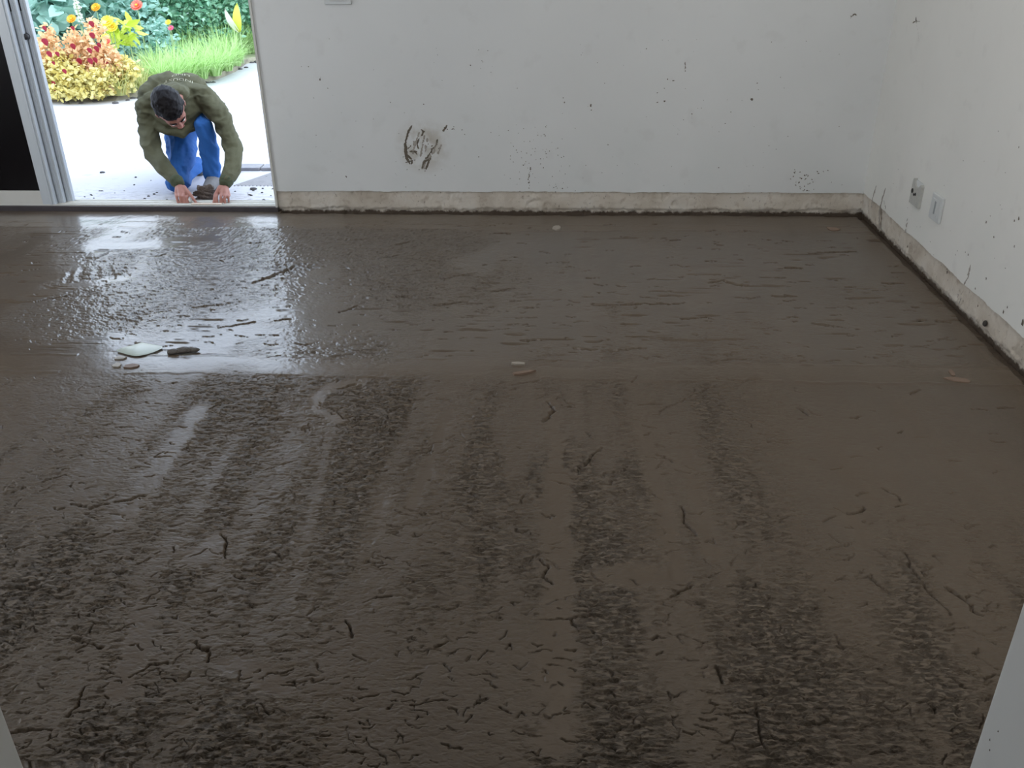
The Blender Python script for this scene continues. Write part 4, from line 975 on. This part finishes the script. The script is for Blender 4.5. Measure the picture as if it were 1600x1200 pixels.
bigleaf(r, at(374, 50, Yc), at(352, 14, Yc), .038, fol('leaf_cream', (.86, .88, .72), (.9, .9, .75), .35), .06)
o = union('stem', chain([(b[0], Yc, .04), at(375, 50, Yc)], [.010, .007]), .004, M_stem, None, 1); adopt(o, r)
b = place(357, 95); r = empty('small_canna_plant', tuple(b)); tag(r, 'small canna with a cream leaf and a green leaf in the grass', 'plant')
bigleaf(r, at(346, 78, b[1]), at(349, 60, b[1]), .025, bpy.data.materials['leaf_cream'], .03); bigleaf(r, at(359, 80, b[1]), at(358, 62, b[1]), .040, fol('leaf_bright', (.35, .70, .05), (.4, .75, .1), .3), .03)
o = union('stem', chain([tuple(b), at(346, 78, b[1])], [.008, .006]) + chain([tuple(b), at(359, 80, b[1])], [.008, .006]), .004, M_stem, None, 1); adopt(o, r)
# litter at the foot of the bed
rs = np.random.RandomState(66)
for i in range(40):
    t = rs.rand() * (nE - 2) + .5; k_ = int(t); p = E_[k_] * (1 - t + k_) + E_[k_ + 1] * (t - k_); p = p + np.array([rs.normal(0, .04), -abs(rs.normal(.03, .06)), 0])
    bm = bmesh.new(); bmesh.ops.create_icosphere(bm, subdivisions=1, radius=1)
    sx_ = rs.uniform(.012, .03)
    for v in bm.verts: v.co = Vector((v.co.x * sx_ * 1.4, v.co.y * sx_, max(v.co.z, -.3) * sx_ * .5)) * rs.uniform(.8, 1.2)
    o = bmobj('leaf_litter', bm, M_clod, None); o.location = (p[0], p[1], .004); tag(o, 'small dry clump lying along the front edge of the flower bed', 'litter', 'litter along the bed edge')

# ------------------------------------------------------------------ things lying in the wet screed
M_chip = mat('tile_chip', (.22, .15, .11), .5, .4, var=.15, vscale=60); M_chipw = mat('tile_chip_white', (.34, .30, .25), .4, .5, var=.1, vscale=60)
def chip(px, py, w, d, ang, M, label, z=.002, seed=0):
    q = fl(px, py); rs_ = np.random.RandomState(seed); n = 7; P = []
    for k in range(n):
        a = 2 * math.pi * k / n + rs_.normal(0, .12); P.append((math.cos(a) * w * rs_.uniform(.75, 1.1), math.sin(a) * d * rs_.uniform(.7, 1.1)))
    V = [(x_, y_, .0015) for x_, y_ in P] + [(x_ * 1.05, y_ * 1.05, -.008) for x_, y_ in P]
    o = npmesh('tile_chip', V, [tuple(range(n)), tuple(range(2 * n - 1, n - 1, -1))] + [(i, n + i, n + (i + 1) % n, (i + 1) % n) for i in range(n)], M)
    o.location = (q[0], q[1], z); o.rotation_euler = (0, 0, ang); tag(o, label, 'tile chip')
chip(810, 568, .035, .012, 0, M_chipw, 'pale tile chip on the middle levelling band, upper one of the pair at its centre', seed=1)
chip(818, 582, .050, .012, .35, M_chip, 'tan tile chip slanting on the middle levelling band, lower one of the pair', seed=2)
chip(870, 356, .028, .035, .2, M_chipw, 'pale triangular tile chip near the foot of the back wall', seed=3)
chip(1301, 358, .035, .030, -.2, M_chip, 'pinkish tile chip near the far right corner of the floor', seed=4)
chip(1497, 594, .050, .022, -.35, M_chip, 'pinkish tile chip on the middle band near the right wall', seed=5)
chip(1487, 583, .010, .030, -.1, M_chip, 'thin tile splinter beside the pinkish chip near the right wall', seed=6)
chip(187, 560, .024, .016, .2, M_chipw, 'small ring-like pale chip just below the pale glossy patch', seed=7)
chip(183, 571, .018, .024, .6, M_chipw, 'crumbled pale chip left of the tan one on the middle band', seed=8)
chip(206, 572, .030, .020, .2, M_chip, 'tan tile chip on the middle band below the pale glossy patch', seed=9)
# pale glossy patch, a bright wet reflection put into its colour
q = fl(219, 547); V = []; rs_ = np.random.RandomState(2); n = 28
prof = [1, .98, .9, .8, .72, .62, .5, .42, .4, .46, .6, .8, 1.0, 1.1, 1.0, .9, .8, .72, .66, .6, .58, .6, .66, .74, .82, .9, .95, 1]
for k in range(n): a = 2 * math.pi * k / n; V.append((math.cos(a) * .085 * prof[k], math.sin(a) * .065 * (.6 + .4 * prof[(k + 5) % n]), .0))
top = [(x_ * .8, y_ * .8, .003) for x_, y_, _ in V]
o = npmesh('sheen_patch', V + top, [tuple(range(n, 2 * n))] + [(i, (i + 1) % n, n + (i + 1) % n, n + i) for i in range(n)], mat('painted_wet_sheen', (.50, .56, .50), .25, .5), None, True)
o.location = (q[0], q[1], .004); o.rotation_euler = (0, 0, .25); tag(o, 'pale glossy patch on the wet screed, its wet reflection painted in', 'slurry')
M_lump = mat('wet_lump', (.10, .085, .072), .5, .5, bump=(60, .8), var=.3, vscale=40)
for px, py, sz, lb in ((288, 550, .028, 'dark wet mortar lump right of the pale glossy patch'), (303, 549, .020, 'reddish brown lump beside the dark lump near the pale glossy patch'), (272, 552, .024, 'flaky grey lump between the pale glossy patch and the dark lump')):
    for o in clods('mortar_lump', [(px, py, sz)], M_lump, lb, 'lump'): o.location.z = .002
